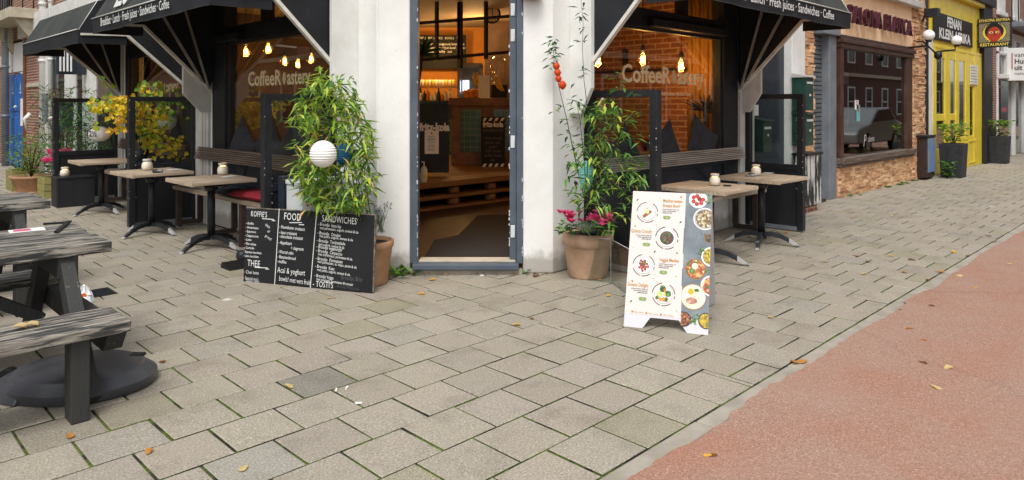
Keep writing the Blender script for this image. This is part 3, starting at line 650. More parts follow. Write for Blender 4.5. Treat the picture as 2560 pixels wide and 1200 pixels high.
b=MB(); b.quad(*[c+u*wd*a+v*h*e+n*.0 for a,e in ((0,1.0),(1,1.0),(1,1.3),(0,1.3))],raw=True); b=MB(FT); d=10.4; b.box(FW(1046,d),FW(1122,d),d+.01,d+.5,1.28,1.52); b.build('top_display','black',r,.005)
r,c,u,v,wd,h,n=board_sign('menu_board','black board with striped edge leaning on the green tiled counter','sign',1203,1262,292,418,12.0,'slate',[('fritz-kola',.5,.80,.15,.74,.005,0),('SUPER SMOOTHIES',.5,.70,.09,.55,0,2),('• Green Smoothy\nspinazie, appel,\ngember\n• Pink Smoothy\naardbei, banaan,\nsap',.5,.55,.085,.62,0,2)],lean=.06)
b=MB()
for k in range(4):
    for e in (.92,.01): b.quad(*[c+u*wd*(a+k*.25)+v*h*t+n*.006 for a,t in ((.05,e),(.17,e),(.24,e+.06),(.12,e+.06))],raw=True)
b.build('stripes','letter',r)
# sanitiser
p=P(1060,456,9.35); r=thing('pump_bottle','clear hand gel pump bottle on the pallet platform edge','bottle',p)
b=MB(); b.lathe([(.04,0),(.043,.02),(.043,.17),(.03,.2),(.015,.215)],p,14); b.build('bottle_body','greyboard',r)
b=MB(); b.box(p.x-.02,p.x+.02,p.y-.047,p.y-.044,p.z+.05,p.z+.14); b.build('sticker','moonyel',r)
b=MB(); b.tube([p+V(0,0,.21),p+V(0,0,.27),p+V(-.05,-.02,.275)],.008,8); b.build('pump','white',r)
# back wall of the bar, menu boards, shelves
ib=MB(FT); ib.box(-3.2,.2,15.6,15.7,.4,3.2); ib.build('bar_wall','orangewall',cafe)
ib=MB(FT); ib.box(-3.2,.9,15.2,15.59,.4,1.62); ib.build('bar_tiling','gtile',cafe)
ib=MB(FT); ib.box(FW(1212,14.5),1.6,14.4,14.5,.4,3.2); ib.build('bar_partition','interior_brown',cafe)
board_sign('chalk_menu','wide chalk menu board high on the ochre wall behind the bar','sign',1020,1165,88,172,15.4,'slate',[('KOFFIE   FRESH JUICE   BOWLS   THEE',.55,.88,.10,.8,0,1),('espresso\ncappuccino\nlatte',.25,.7,.11,.8,0,1),('orange juice\ngreen smoothy\npink smoothy',.5,.7,.11,.8,0,1),('granola bowl\nfruit bowl\nacai',.72,.7,.11,.8,0,1),('munt\ngember',.92,.7,.11,.8,0,1)])
b=MB(FT)
for u0,u1,z in ((FW(1040,11.5),FW(1280,11.5),2.82),(FW(1040,11.5),FW(1280,11.5),2.22)): b.bar((u0,11.5,z),(u1,11.9,z+.17),.05,.05)
for px in (1092,1150,1215): b.bar((FW(px,11.6),11.6,2.25),(FW(px,11.6),11.6,3.19),.05,.05)
b.bar((FW(1150,11.6),11.6,2.1),(FW(1150,11.6),11.6,3.19),.09,.05)
tag(b.build('hanging_rack',['ink']),'black steel rack hanging above the counter','rack')
p=P(1231,36,12.6); r=thing('wall_clock','round black clock with pale face above the counter','clock',p)
u=FT(1,0,0)-FT(0,0,0); v=V(0,0,1); n=u.cross(v)
b=MB(); b.disc(p,u,v,0,0,.15,.17,hole=.8,off=.02); b.build('bezel','ink',r); b=MB(); b.disc(p,u,v,0,0,.125,.145,off=.01)
fo=b.build('dial','paper',r); b=MB(); b.stroke(p,p+v*.1,.012,n,off=.016); b.stroke(p,p+u*.03-v*.09,.014,n,off=.016)
for k in range(12): a=R(30*k); b.stroke(p+u*math.cos(a)*.1+v*math.sin(a)*.115,p+u*math.cos(a)*.118+v*math.sin(a)*.135,.01,n,off=.016)
b.build('hands','ink',fo)
r=thing('display_fridge','glass display fridge with a white light strip behind the counter','fridge',P(1174,250,13.5)); d=13.6
b=MB(FT); b.box(FW(1143,d),FW(1150,d),d,d+.5,1.4,2.25); b.box(FW(1198,d),FW(1205,d),d,d+.5,1.4,2.25); b.box(FW(1143,d),FW(1205,d),d,d+.5,2.22,2.3); b.box(FW(1150,d),FW(1198,d),d+.4,d+.5,1.4,2.25); b.build('case','steel',r)
b=MB(FT)
for k in range(3): b.box(FW(1154+k*6,d),FW(1157+k*6,d),d+.36,d+.39,1.75,1.98)
b.build('light_strip','glow_white',r)
bl=thing('blender','tall blender with smoked dome lid on the counter','appliance',P(1244,246,12.5)); d=12.5
b=MB(FT); b.box(FW(1228,d),FW(1268,d),d,d+.25,1.62,1.86); b.build('motor_base','ink',bl,.01); b=MB(); b.lathe([(.1,0),(.13,.12),(.15,.42),(.08,.5),(0,.52)],FT(FW(1246,d),d+.12,1.86),16); b.build('jug','jar',bl)
for k,(px,py) in enumerate(((1168,240),(1178,240),(1188,240),(1173,229),(1184,229),(1163,232),(1195,228))):
    b=MB(); b.sphere(P(px,py,12.35),.05,12); tag(b.build('orange','orangefruit'),'orange piled on the wooden counter by the display fridge','orange','oranges on the counter')
for k,px in enumerate((1192,1200,1246,1252)):
    b=MB(FT); q=P(px,198 if k<2 else 205,12.2); uu=FW(px,12.2); b.tube([(uu-.04,12.2,q.z+.12),(uu-.05,12.2,q.z+.02),(uu,12.2,q.z-.09),(uu+.06,12.2,q.z-.16)],[.012,.03,.032,.01],8); tag(b.build('banana','banana'),'banana hanging above the counter next to the blender','banana','bananas above the counter')
b=MB(FT); d=12.1; b.box(FW(1196,d),FW(1224,d),d,d+.01,1.62,2.0); tag(b.build('paper_card','paper'),'white printed card standing on the counter','card')
sh=thing('bar_shelf','dark shelf on black brackets under the chalk menu','shelf',P(1095,210,15)); b=MB(FT); d=14.9; b.box(FW(1040,d),FW(1145,d),d,d+.3,1.86,1.9); b.box(FW(1040,d),FW(1145,d),d,d+.3,1.6,1.63); b.build('plank','counter',sh)
for px in (1050,1125): b=MB(FT); b.bar((FW(px,d),d+.02,1.88),(FW(px,d),d+.3,1.64),.03,.03); b.build('bracket','ink',sh)
for k in range(11):
    px=1048+k*8.6; q=P(px,204,15); b=MB(); b.lathe([(.03,0),(.04,.1),(.035,.13)],V(q.x,q.y,1.9),10); tag(b.build('drinking_glass',['moonyel','wax'][k%2] if k%3 else 'gold'),'small drinking glass lined up on the bar shelf','glass','glasses on the bar shelf')
for k in range(9):
    q=P(1052+k*9,252,12.9); b=MB(); h=.14+.05*(k%3); b.lathe([(.03,0),(.034,.02),(.034,h*.6),(.012,h*.8),(.012,h)],q,10); tag(b.build('bottle',['gold','green','orangefruit','paper'][k%4]),'small bottle standing on the low bar behind the drinks fridge','bottle','bottles behind the drinks fridge')
def spiky(c,n,l,name,label,mat,base):
    b=MB()
    for k in range(n):
        a=U(0,6.28); e=U(-.2,1.2); dv=V(math.cos(a)*math.cos(e),math.sin(a)*math.cos(e),math.sin(e)); b.leaf(c,dv,l*U(.7,1.1),.03,mi=0)
    r=thing(name,label,'plant',base); b.build('foliage',mat,r); b=MB(); b.tube([c,base],.02,8); b.build('stem','stem',r); return r
spiky(P(1056,135,9.4),60,.34,'dracaena','dark spiky house plant just inside the left door jamb','grn2',P(1040,262,9.4))
# window-sill interior bits in the right window
b=MB(); b.box(8.30,8.34,4.5,5.0,.9,3.0)
for k in range(8): b.tube([(8.28-.02*(k%2),4.52+k*.06,.9),(8.28-.02*(k%2),4.52+k*.06,3.0)],.035,8)
tag(b.build('curtain','curtain'),'ochre curtain inside the end of the brick-lit window','curtain')
spiky(V(7.95,4.55,1.42),34,.36,'areca_palm','thin-leaved palm inside the brick-lit window beside the curtain','stem',V(7.95,4.55,.3))
b=MB(); q=V(6.75,4.62,.98); b.lathe([(.03,0),(.05,.05),(.05,.12),(.03,.15)],q,14); tag(b.build('red_vase','red'),'small red glass vase between the dark pillows inside the window','vase')
b=MB(); b.tube([(8.33,4.7,1.98),(8.33,7.4,1.98)],.02,6); b.box(8.3,8.35,6.0,6.06,1.98,2.3); b.box(8.3,8.35,4.95,5.0,1.98,2.3); tag(b.build('wall_rail','ink'),'black rail along the interior brick wall','rail')
# ------------------------------------------------------------------ terrace screens
def screen(T,s,p0,p1,label,hz=.72,zt=1.6,name='terrace_screen'):
    r=thing(name,label,'windscreen',T(s,(p0+p1)/2,0),'black framed terrace screens')
    b=MB(T); t=.075
    b.box(s,s+t,p1-t,p1,.02,zt); b.box(s,s+t,p0,p0+.06,.02,zt); b.box(s+.008,s+t-.008,p0+.06,p1-t,zt-.06,zt); b.box(s+.008,s+t-.008,p0+.06,p1-t,hz,hz+.07)
    for k in range(14): pass
    b.build('frame','blackedge',r,.004)
    b=MB(T); b.box(s+.02,s+t-.02,p0+.06,p1-t,.06,hz); b.build('lower_panel','blackwood',r)
    b=MB(T); b.box(s+.034,s+.04,p0+.06,p1-t,hz+.07,zt-.06); b.build('pane','screen',r)
    b=MB(T); b.box(s+.004,s+t-.004,p0+.06,p1-t,.015,.06); b.build('bottom_rail','greymetal',r)
    b=MB(T)
    for k in range(16):
        z=U(.2,1.55); e=random.choice((p1-.004,p1-t)); b.box(s-.0012,s+U(.002,.006),e-U(.002,.006),e+.002,z,z+U(.003,.014))
    b.build('scuff_marks','hinge',r)
    return r
screen(TL,12.5,.02,.92,'black framed glass screen farthest left, a paper lantern hanging at its pane')
screen(TL,9.32,.02,.82,'black framed glass screen with yellow climbing leaves behind its pane',.70)
screen(TL,6.02,.02,.70,'black framed glass screen standing behind the chalkboard')
screen(TR,5.16,.02,.79,'black framed glass screen half hidden by the tall thin bamboo',.72,1.63)
screen(TR,8.28,.02,.74,'black framed glass screen beside the grey house door, at the end of the terrace',.72,1.63)
b=MB(); q=P(1504,270,6.15); u=FT(1,0,0)-FT(0,0,0); b.disc(V(5.145,3.98,1.49),V(0,-1,0),V(0,0,1),0,0,.033,.075,n=20); 
o=b.build('oval_sticker','paper'); b=MB(); b.disc(V(5.143,3.98,1.49),V(0,-1,0),V(0,0,1),0,0,.026,.05,n=20); b.build('red_print','signred',o); tag(o,'small white and red oval sticker on the screen glass behind the thin bamboo','sticker')
# ------------------------------------------------------------------ wall benches
def bench(T,s0,s1,label,mats,legs,zb0=.82,zb1=.975,ext=.36):
    r=thing('wall_bench',label,'bench',T((s0+s1)/2,.18,0))
    b=MB(T); b.box(s0,s1,.0,ext,.455,.5); b.build('seat',mats[0],r,.006)
    b=MB(T)   # ribbed backrest board, leaning a little
    n=7; h=(zb1-zb0)/n
    for k in range(n):
        z=zb0+h*k; p=.11-.05*k/n; b.box(s0+.05,s1-.05,p-.03,p+.012,z+.004,z+h-.003)
    b.box(s0+.06,s1-.06,.03,.055,zb0,zb1-.01); b.build('backrest',mats[1],r,.003)
    for s in legs:
        b=MB(T); b.box(s-.03,s+.03,ext-.07,ext-.01,.0,.455); b.box(s-.025,s+.025,.04,ext-.07,.02,.07); b.box(s-.025,s+.025,.03,.09,.07,.455); b.build('leg','brownleg',r,.004)
    return r
bench(TL,6.15,9.2,'long slatted wall bench with a red cushion behind the nearest left cafe table',('seatwood','slatwood'),(6.6,7.3,8.1,9.1))
bench(TL,9.5,12.3,'slatted wall bench behind the screen with the yellow leaves',('seatwood','slatwood'),(9.8,10.9,12.1))
bench(TR,5.3,8.15,'pale slatted wall bench below the brick-lit window',('seatwoodx','slatwoodx'),(5.9,6.9,7.95),.85,.99)
def cushion(c,lx,ly,h,label,mat,rz=0,group=None):
    n=10; b=MB(); rows=[]
    for i in range(n+1):
        for j in range(n+1):
            a=i/n*2-1; e=j/n*2-1; k=(1-abs(a)**4)*(1-abs(e)**4); k=max(k,0)**.45
            rows.append((a*lx/2*(1-.05*(1-abs(e))),e*ly/2*(1-.05*(1-abs(a))),k))
    cz,sz=math.cos(rz),math.sin(rz)
    for sg in (1,-1):
        i0=len(b.v)
        for (x,y,k) in rows: b.v.append(V(c[0]+x*cz-y*sz,c[1]+x*sz+y*cz,c[2]+h/2+sg*k*h/2))
        for i in range(n):
            for j in range(n):
                q=[i0+i*(n+1)+j,i0+(i+1)*(n+1)+j,i0+(i+1)*(n+1)+j+1,i0+i*(n+1)+j+1]
                b.f.append(tuple(q if sg>0 else q[::-1])); b.mi.append(0); b.sm.append(True)
    return tag(b.build('seat_cushion',mat),label,'cushion',group)
cushion((3.42,7.15,.505),.38,.8,.09,'flat red seat cushion on the bench behind the chalkboard','red',.06)
cushion((3.42,7.0,.57),.3,.6,.05,'flat charcoal seat cushion lying on the red one','dkfab',-.05) if 0 else None
cushion((3.44,7.85,.505),.36,.8,.05,'flat dark seat cushion on the bench, next to the red one','dkfab',.0)
cushion((3.38,6.45,.505),.36,.4,.06,'dark seat cushion at the end of the bench against the screen','dkfab',.1)
cushion((3.42,10.9,.505),.36,.8,.05,'red seat cushion on the bench behind the middle table','red',.05)
cushion((3.43,11.0,.555),.32,.5,.04,'dark cushion lying on the red one on the far bench','dkfab',.0)
cushion((7.1,4.02,.505),.8,.3,.05,'flat red seat cushion under the brick-lit window','red',.0)
cushion((6.3,4.02,.505),.7,.3,.05,'flat dark seat cushion under the brick-lit window','dkfab',.0)
def pillow(T,s,p,z,size,rot,label,lean=.06,thick=.13):
    n=12; b=MB(); pts=[]; cr,sr=math.cos(rot),math.sin(rot)
    for i in range(n+1):
        for j in range(n+1):
            a=i/n*2-1; e=j/n*2-1; k=max((1-a*a)*(1-e*e),0)**.5
            sx=a*size/2*(1-.10*(1-e*e)); sy=e*size/2*(1-.10*(1-a*a))
            pts.append((sx*cr-sy*sr,sx*sr+sy*cr,k))
    mz=min(q[1] for q in pts)
    for sg in (1,-1):
        i0=len(b.v)
        for (a,e,k) in pts:
            hz_=e-mz; b.v.append(T(s+a,p-hz_*lean+sg*k*thick/2,z+hz_*math.cos(lean)))
        for i in range(n):
            for j in range(n): b.f.append((i0+i*(n+1)+j,i0+(i+1)*(n+1)+j,i0+(i+1)*(n+1)+j+1,i0+i*(n+1)+j+1)); b.mi.append(0); b.sm.append(True)
    return tag(b.build('scatter_pillow','pillow'),label,'pillow')
pz=.80
pillow(TR,XR(1590,4.1),-.02,.58,.54,R(36),'dark pillow behind the glass of the bamboo screen')
pillow(TR,XR(1692,4.1),-.015,.60,.56,R(27),'dark pillow with a tall point in front of the brick-lit window')
pillow(TR,XR(1782,4.1),-.015,.60,.60,R(-27),'dark pillow leaning at the right end of the brick-lit window')
pillow(TL,YL(575,3.5),-.015,.60,.56,R(38),'dark pillow with a sharp point at the window beside the chalkboard')
pillow(TL,YL(640,3.5),-.02,.60,.56,R(52),'dark pillow next to the pointed one, partly behind the screen post')
pillow(TL,YL(415,3.5),-.015,.60,.56,R(38),'dark pillow behind the screen with yellow leaves')
pillow(TL,YL(468,3.5),-.02,.60,.56,R(50),'second dark pillow behind the screen with yellow leaves, by the pier')
pillow(TL,YL(700,3.5),-.02,.6,.56,R(45),'dark pillow half hidden behind the glass of the chalkboard screen')
# ------------------------------------------------------------------ cafe tables
def cafe_table(label,lx=.66,ly=.72):
    r=thing('cafe_table',label,'table',(0,0,0),'cafe tables on cast iron feet')
    b=MB(); n=5
    for k in range(n):
        y0=-ly/2+ly*k/n; b.box(-lx/2+U(0,.004),lx/2-U(0,.004),y0+.001,y0+ly/n-.001,.695+U(-.001,.001),.73+U(-.0015,.0015))
    for s in (-1,1): b.box(-lx/2-.004,-lx/2+.03,-ly/2,ly/2,.69,.731) if s<0 else b.box(lx/2-.03,lx/2+.004,-ly/2,ly/2,.69,.731)
    b.build('table_top','tabletop',r,.004)
    b=MB(); b.tube([(0,0,.12),(0,0,.66)],.038,18); b.build('column','iron',r)
    b=MB(); b.box(-.22,.22,-.03,.03,.655,.692); b.box(-.03,.03,-.22,.22,.66,.690); b.lathe([(.06,.60),(.075,.655)],(0,0,0),16); b.build('bracket','iron',r)
    for k in range(4):
        a=R(90*k+20); b=MB(); pts=[]; prof=[(.03,.135,.055),(.1,.14,.052),(.19,.125,.048),(.28,.085,.045),(.36,.03,.042),(.385,.008,.040)]
        ca,sa=math.cos(a),math.sin(a)
        for (r0,z0,w0),(r1,z1,w1) in zip(prof,prof[1:]):
            q=[]
            for rr,zz,ww in ((r0,z0,w0),(r1,z1,w1)):
                th=.045 if rr<.3 else .028
                q+=[(rr*ca-ww/2*sa,rr*sa+ww/2*ca,max(zz-th,.0)),(rr*ca+ww/2*sa,rr*sa-ww/2*ca,max(zz-th,.0)),(rr*ca+ww/2*sa*.8,rr*sa-ww/2*ca*.8,zz),(rr*ca-ww/2*sa*.8,rr*sa+ww/2*ca*.8,zz)]
            b.hexa(q,mi=1 if r0>.27 else 0)
        b.build('foot',['iron','scuff'],r,.003)
    return r
t1=cafe_table('weathered wood cafe table beside the chalkboard, a lit candle on top')
T1=(3.03,7.5); t1.location=(T1[0],T1[1],0)
def tcopy(x,y,rz,lab): return dup(t1,(x,y,0),rz,lab)
T2=(2.87,8.8); tcopy(*T2,R(2),'weathered wood cafe table in front of the yellow-leaved screen, a white candle on top')
T3=(2.93,11.0); tcopy(*T3,R(-2),'weathered wood cafe table farthest left, nothing on it but coasters')
T4=(6.08,3.46); tcopy(*T4,R(1),'weathered wood cafe table half hidden behind the white menu board')
T5=(7.3,3.5); tcopy(*T5,R(-1),'weathered wood cafe table with candle and ashtray next to the last screen')
def candle(p,label,lit=.5,s=1.0):
    p=Vector(p); r=thing('candle_jar',label,'candle',p)
    b=MB(); b.lathe([(.035*s,.002),(.047*s,.006),(.05*s,.04*s),(.046*s,.065*s),(.036*s,.08*s),(.0,.081*s)],p,18); b.build('wax','wax',r)
    b=MB(); b.lathe([(.036*s,.0),(.05*s,.004),(.054*s,.04*s),(.05*s,.068*s),(.037*s,.088*s),(.039*s,.105*s)],p,18); b.f=b.f[:-1]; b.mi=b.mi[:-1]; b.sm=b.sm[:-1]; b.build('jar','jar',r)
    b=MB(); b.lathe([(.037*s,.088*s),(.041*s,.094*s),(.041*s,.107*s),(.037*s,.110*s)],p,18); b.f=b.f[:-2]; b.mi=b.mi[:-2]; b.sm=b.sm[:-2]; b.build('rim','greyboard',r)
    if lit: b=MB(); b.lathe([(.0,.0825*s),(.028*s,.083*s),(.0,.09*s)],p,12); b.build('flame','flame',r)
zT=.7325
def on_top(px,py): q=G(px,py,zT); return q
candle(on_top(557,436),'lit candle jar on the table beside the chalkboard',1,1.15)
candle(on_top(368,425),'white unlit candle jar on the table before the yellow-leaved screen',0,1.2)
candle(on_top(1787,463),'lit candle jar on the table behind the white menu board',1,1.0)
candle(on_top(1890,438),'lit candle jar next to the ashtray on the table by the last screen',1,1.05)
def ashtray(p,label):
    b=MB(); b.lathe([(.05,0),(.055,.004),(.055,.03),(.045,.03),(.042,.012),(0,.012)],p,20); tag(b.build('ashtray','scuff'),label,'ashtray')
ashtray(on_top(394,431),'small round metal ashtray beside the white candle jar'); ashtray(on_top(1877,441),'small round metal ashtray beside the lit candle near the last screen')
def coaster(p,label,rz,mat='paper',s=.05):
    b=MB(); c,sn=math.cos(rz)*s,math.sin(rz)*s; b.prism([(p.x-c*1.5+sn,p.y-sn*1.5-c,p.z),(p.x+c*1.5+sn,p.y+sn*1.5-c,p.z),(p.x+c*1.5-sn,p.y+sn*1.5+c,p.z),(p.x-c*1.5-sn,p.y-sn*1.5+c,p.z)],(0,0,.003)); tag(b.build('coaster',mat),label,'coaster')
coaster(on_top(573,441),'white card lying on the table beside the chalkboard',.3); coaster(on_top(436,424),'white card lying on the middle left table',.2); coaster(on_top(1818,464),'dark card next to the candle behind the menu board',.4,'signblk',.035); coaster(on_top(1920,433),'pale card on the table near the last screen',.2,'greyboard')
# ------------------------------------------------------------------ black box stool
r=thing('box_stool','black painted wooden box used as a low table, candle on top','stool',(2.85,12.1,0))
b=MB(); b.box(2.6,3.1,11.93,12.3,.41,.44); b.build('top','black',r,.005); b=MB(); b.box(2.61,3.09,11.94,11.98,0,.41); b.box(2.605,2.645,11.98,12.29,0,.41); b.box(3.05,3.09,11.98,12.29,0,.41); b.build('body','blackwood',r,.004)
candle(G(162,441,.44)+V(0,0,.001),'lit orange candle jar on the black box',1,1.25)
# ------------------------------------------------------------------ picnic tables
def picnic(x1,y0,L,label,full):
    r=thing('picnic_table',label,'picnic table',(x1-L/2,y0+.4,0))
    n=5; W=.84
    for k in range(n):
        b=MB(); a=y0+W*k/n; b.box(x1-L+U(-.01,.01),x1+U(-.012,.012),a+.004,a+W/n-.004,.675,.735+U(-.002,.002)); b.build('top_plank','peelx',r,.007)
    def seat(a0,a1,z):
        b=MB(); b.box(x1-L,x1-.095+U(-.01,.01),a0,a1,z-.055,z); return b.build('bench_seat','peelx',r,.007)
    seat(y0-.64,y0-.30,.45); seat(y0+.72,y0+1.02,.44)
    for xx in (x1-.21,x1-L+.3):
        b=MB(); b.bar((xx,y0+.42,.63),(xx,y0+.42,.64),.06,.06); b.box(xx-.045,xx+.05,y0+.02,y0+.80,.56,.675); b.build('cross_beam','peeldark',r,.004)
        b=MB(); b.bar((xx,y0+.10,.66),(xx,y0-.42,.02),.11,.07,(1,0,0)); b.build('leg','peeldark',r,.004)
        b=MB(); b.bar((xx,y0+.52,.66),(xx,y0+.98,.02),.11,.07,(1,0,0)); b.build('leg','peeldark',r,.004)
        b=MB(); b.prism([(xx+.04,y0-.56,.395),(xx+.04,y0+.95,.385),(xx+.04,y0+.95,.27),(xx+.04,y0-.46,.27)],(.09,0,0)); b.build('seat_beam','peeldark',r,.004)
        b=MB(); b.box(xx-.13,xx-.05,y0-.60,y0-.48,0,.395); b.build('post','peeldark',r,.006)
        b=MB(); s=-1 if xx>x1-L/2 else 1; b.bar((xx+s*.05,y0+.38,.28),(xx+s*.62,y0+.38,.64),.09,.06); b.build('brace','peeldark',r,.004)
    return r
picnic(1.225,4.40,1.9,'weathered black picnic table nearest the camera, paint peeling off its bench',1)
picnic(1.40,6.60,1.9,'weathered black picnic table standing behind the nearest one',0)
q=G(60,577,.737); b=MB(); b.prism([tuple(q+V(-.08,-.05,0)),tuple(q+V(.1,-.06,0)),tuple(q+V(.11,.05,0)),tuple(q+V(-.07,.06,0))],(0,0,.004)); o=b.build('menu_card','paper'); b=MB(); b.quad(*(q+V(*e) for e in ((-.06,-.03,.006),(.03,-.04,.006),(.035,.03,.006),(-.05,.035,.006))),raw=True); b.build('print','redfl',o); tag(o,'printed white card lying on the nearest picnic table','card')
q=G(152,563,.74); b=MB(); b.bar(tuple(G(108,560,.742)),tuple(G(170,556,.742)),.02,.012); b.bar(tuple(G(141,580,.742)),tuple(G(174,553,.742)),.025,.012); b.lathe([(.02,0),(.02,.014)],tuple(G(163,559,.737)),12); tag(b.build('folded_clip','ink'),'black folded metal clip lying on the nearest picnic table','clip')
# ------------------------------------------------------------------ parasol base
r=thing('parasol_weight','round black plastic parasol weight lying under the nearest picnic bench','parasol weight',(1.02,4.35,0))
b=MB(FT); c=V(-2.31,3.80,0)
for pr in ([(.36,0),(.38,.012),(.38,.055)],[(.38,.055),(.315,.10)],[(.315,.10),(.30,.106),(.06,.114)],[(.06,.114),(.05,.13),(.0,.13)]): b.lathe(pr,c,48,sx=1,sy=.80)
b.f=[f for f in b.f if len(f)==4]; b.mi=[0]*len(b.f); b.sm=[True]*len(b.f); b.build('body','plastic',r)
b=MB(FT); b.hexa([(-2.70,3.58,.004),(-2.46,3.50,.004),(-2.40,3.98,.004),(-2.70,3.92,.004),(-2.68,3.62,.07),(-2.46,3.56,.09),(-2.40,3.94,.10),(-2.68,3.88,.08)]); b.build('handle_block','plastic',r,.012)
b=MB(FT)
for k in (3.62,3.80): b.tube([(-2.70,k-.03,.045),(-2.70,k+.03,.045)],.043,14)
b.build('wheel','tyre',r)
b=MB(FT); b.box(-2.13,-2.06,3.93,3.99,.095,.109); b.build('grip_hole','ink',r)
b=MB(FT); b.tube([(c.x,c.y,.12),(c.x,c.y,.2)],.03,12); b.build('socket','steel',r)
# ------------------------------------------------------------------ chalkboard
def panel_axes(x,y,yaw,lean):
    u=V(math.cos(yaw),math.sin(yaw),0); n=V(math.sin(yaw),-math.cos(yaw),0); v=V(0,0,1)*math.cos(lean)-n*math.sin(lean)
    return V(x,y,0),u,v,u.cross(v)
o0,u,v,n=panel_axes(2.642,5.875,-1.111,.06); W,Hh=1.248,.622
r=thing('chalkboard','wide black chalkboard with the handwritten menu, leaning in front of the bushy bamboo','chalkboard',o0+u*W/2)
b=MB(); b.hexa([o0-n*.02,o0+u*W-n*.02,o0+u*W,o0,o0-n*.02+v*Hh,o0+u*W-n*.02+v*Hh,o0+u*W+v*Hh,o0+v*Hh],raw=True); b.build('board','slate',r,.006)
b=MB()
for a,e in ((o0+v*Hh,o0+u*W+v*Hh),(o0+u*W,o0+u*W+v*Hh)): b.bar(tuple(a-n*.01),tuple(e-n*.01),.006,.022,up=tuple(n))
b.build('edge','paleedge',r)
ch=MB()
B=lambda px,py: None
# the board's own pixels (zoomed crop 1938x1200) -> plane: corners bl(130,955) br(1625,1090) tr(1645,185) tl(155,90)
def bp(x,y):
    s=(x-142)/1490.; ytop=90+s*97; ybot=955+s*130
    for _ in range(2):
        t=(ybot-y)/(ybot-ytop); xl=130+25*t; xr=1625+20*t; s=(x-xl)/(xr-xl); ytop=90+s*95; ybot=945+s*140
    # perspective along the board: right end is nearer
    k=1.075; s2=s*k/(1+s*(k-1)) if 0 else s+ .035*s*(1-s)
    return s2*W,t*Hh
def chalk(t,x,y,size,sx=.72,rot=0,bold=.0006,mi=0,sp=1.05,shear=0):
    a,e=bp(x,y); th=R(rot+U(-.7,.7)); uu=u*math.cos(th)+v*math.sin(th); vv=v*math.cos(th)-u*math.sin(th)
    ch.text(t,o0+u*a+v*e,uu,vv,size*(.9 if size<.05 else 1),sx*U(.99,1.05)*(1.06 if size<.05 else 1),bold=bold-.0007,mi=mi,off=.002,sp=sp,shear=shear)
k=.00089
chalk("KOFFIE'S",215,190,.066,.62,-1); chalk('FOOD',603,230,.085,.66,-1); chalk('SANDWICHES',1043,255,.075,.66,-1); chalk('THEE',180,765,.078,.66,-1)
for i,t in enumerate(('- Koffie','- Americano','- Espresso','- Cappuccino','- Latte','- Flat white','- Cortado','- Espresso macchiato','- Latte macchiato')): chalk(t,158-i*3,282+i*47,.032,.8 if i<7 else .66,-1,.0009)
for t,x,y in (('klein',385,300),('of',410,372),('groot?',385,425)): chalk(t,x,y,.038,.7,-28)
for t,y,x in (('- Roomboter croissant',330,555),('- kaas croissant',393,550),('- chocolade croissant',440,548),('- Appeltaart',510,545),('+ slagroom',578,690),('- Wortel cake',618,537),('- Bananenbrood',675,535),('- muffins',728,530)): chalk(t,x,y,.043,.62,-2,.0009)
chalk('Acaï & yoghurt',535,840,.066,.62,-1); chalk('bowls! met vers fruit',555,935,.058,.58,-2)
chalk('- Chai latte',138,850,.044,.75,-1); chalk("- Special tea's",135,918,.042,.66,-1); chalk('Ginger / mint',170,948,.034,.7,-1)
S_=(('- Broodje  hete kip',300),('   met parmezaan, augurk, tomaat & sla',340),('- Broodje  Omelet',400),('   met pesto, augurk, tomaat & sla',432),('- Broodje  Tonijnsalade',488),('   met augurk, tomaat & sla',525),('- Broodje vegaburger',560),('- Broodje  Carpaccio',605),('   met truffelmayo, parmezaan & sla',640),('- Broodje  Parmezaan',695),('   met parmezaan, ei, mayo, pesto & sla',725),('- Broodje  Kaas',785),('   met pesto, augurk, tomaat & sla',818),('- Broodje Vegga',890),('   met avocado, parmezaan & tomaat',925))
for t,y in S_: chalk(t,1000-(y-300)*.06,y,.042 if t[0]=='-' else .034,.66 if t[0]=='-' else .68,-3.2,.0008)
chalk("- TOSTI'S",945,1000,.068,.66,-1); chalk('Broodje Mozzarella',1225,1010,.036,.72,-2,0,1); chalk('met pesto & tomaat',1225,1060,.032,.72,-1,0,1); chalk('Broodje Brie',1265,920,.05,.7,-1,0,1)
for x0,y0,x1,y1 in ((350,218,490,230),(465,243,505,245),(670,268,815,268),(780,292,840,293),(270,783,420,790),(395,803,438,803),(550,105,505,985),(985,135,918,1025)):
    a=bp(x0,y0); e=bp(x1,y1); ch.stroke(o0+u*a[0]+v*a[1],o0+u*e[0]+v*e[1],.006,n,off=.002)
ch.build('chalk_lettering',['chalk','chalkfaint'],r)
# ------------------------------------------------------------------ white menu A-board
o0,u,v,n=panel_axes(3.927,2.859,-1.126,.412); W,Hh=.553,.952
r=thing('menu_stand','white folding pavement menu with food pictures and four dishes','sign',o0+u*W/2)
ap=o0+v*Hh
def face(o0,u,v,n,th,r,name):
    b=MB(); lg=.075
    poly=[(0,0),(.125,0),(.175,lg),(W-.19,lg),(W-.135,0),(W,0),(W,Hh),(0,Hh)]
    pf=[o0+u*a+v*e for a,e in poly]; pb=[q-n*th for q in pf]; i=len(b.v); b.v+=pf+pb; N=8
    b.f+=[(0,1,2,7),(2,3,6,7),(3,4,5,6)]; b.mi+=[0]*3; b.f+=[(15,10,9,8),(15,14,11,10),(14,13,12,11)]; b.mi+=[0]*3
    for k_ in range(N): k2=(k_+1)%N; b.f.append((k_,N+k_,N+k2,k2)); b.mi.append(0)
    b.sm=[False]*len(b.f); return b.build(name,'menuleg',r)
fp=face(o0,u,v,n,.012,r,'front_panel')
n2=V(-n.x,-n.y,0).normalized(); lean=.412; v2=V(0,0,1)*math.cos(lean)-n2*math.sin(lean)
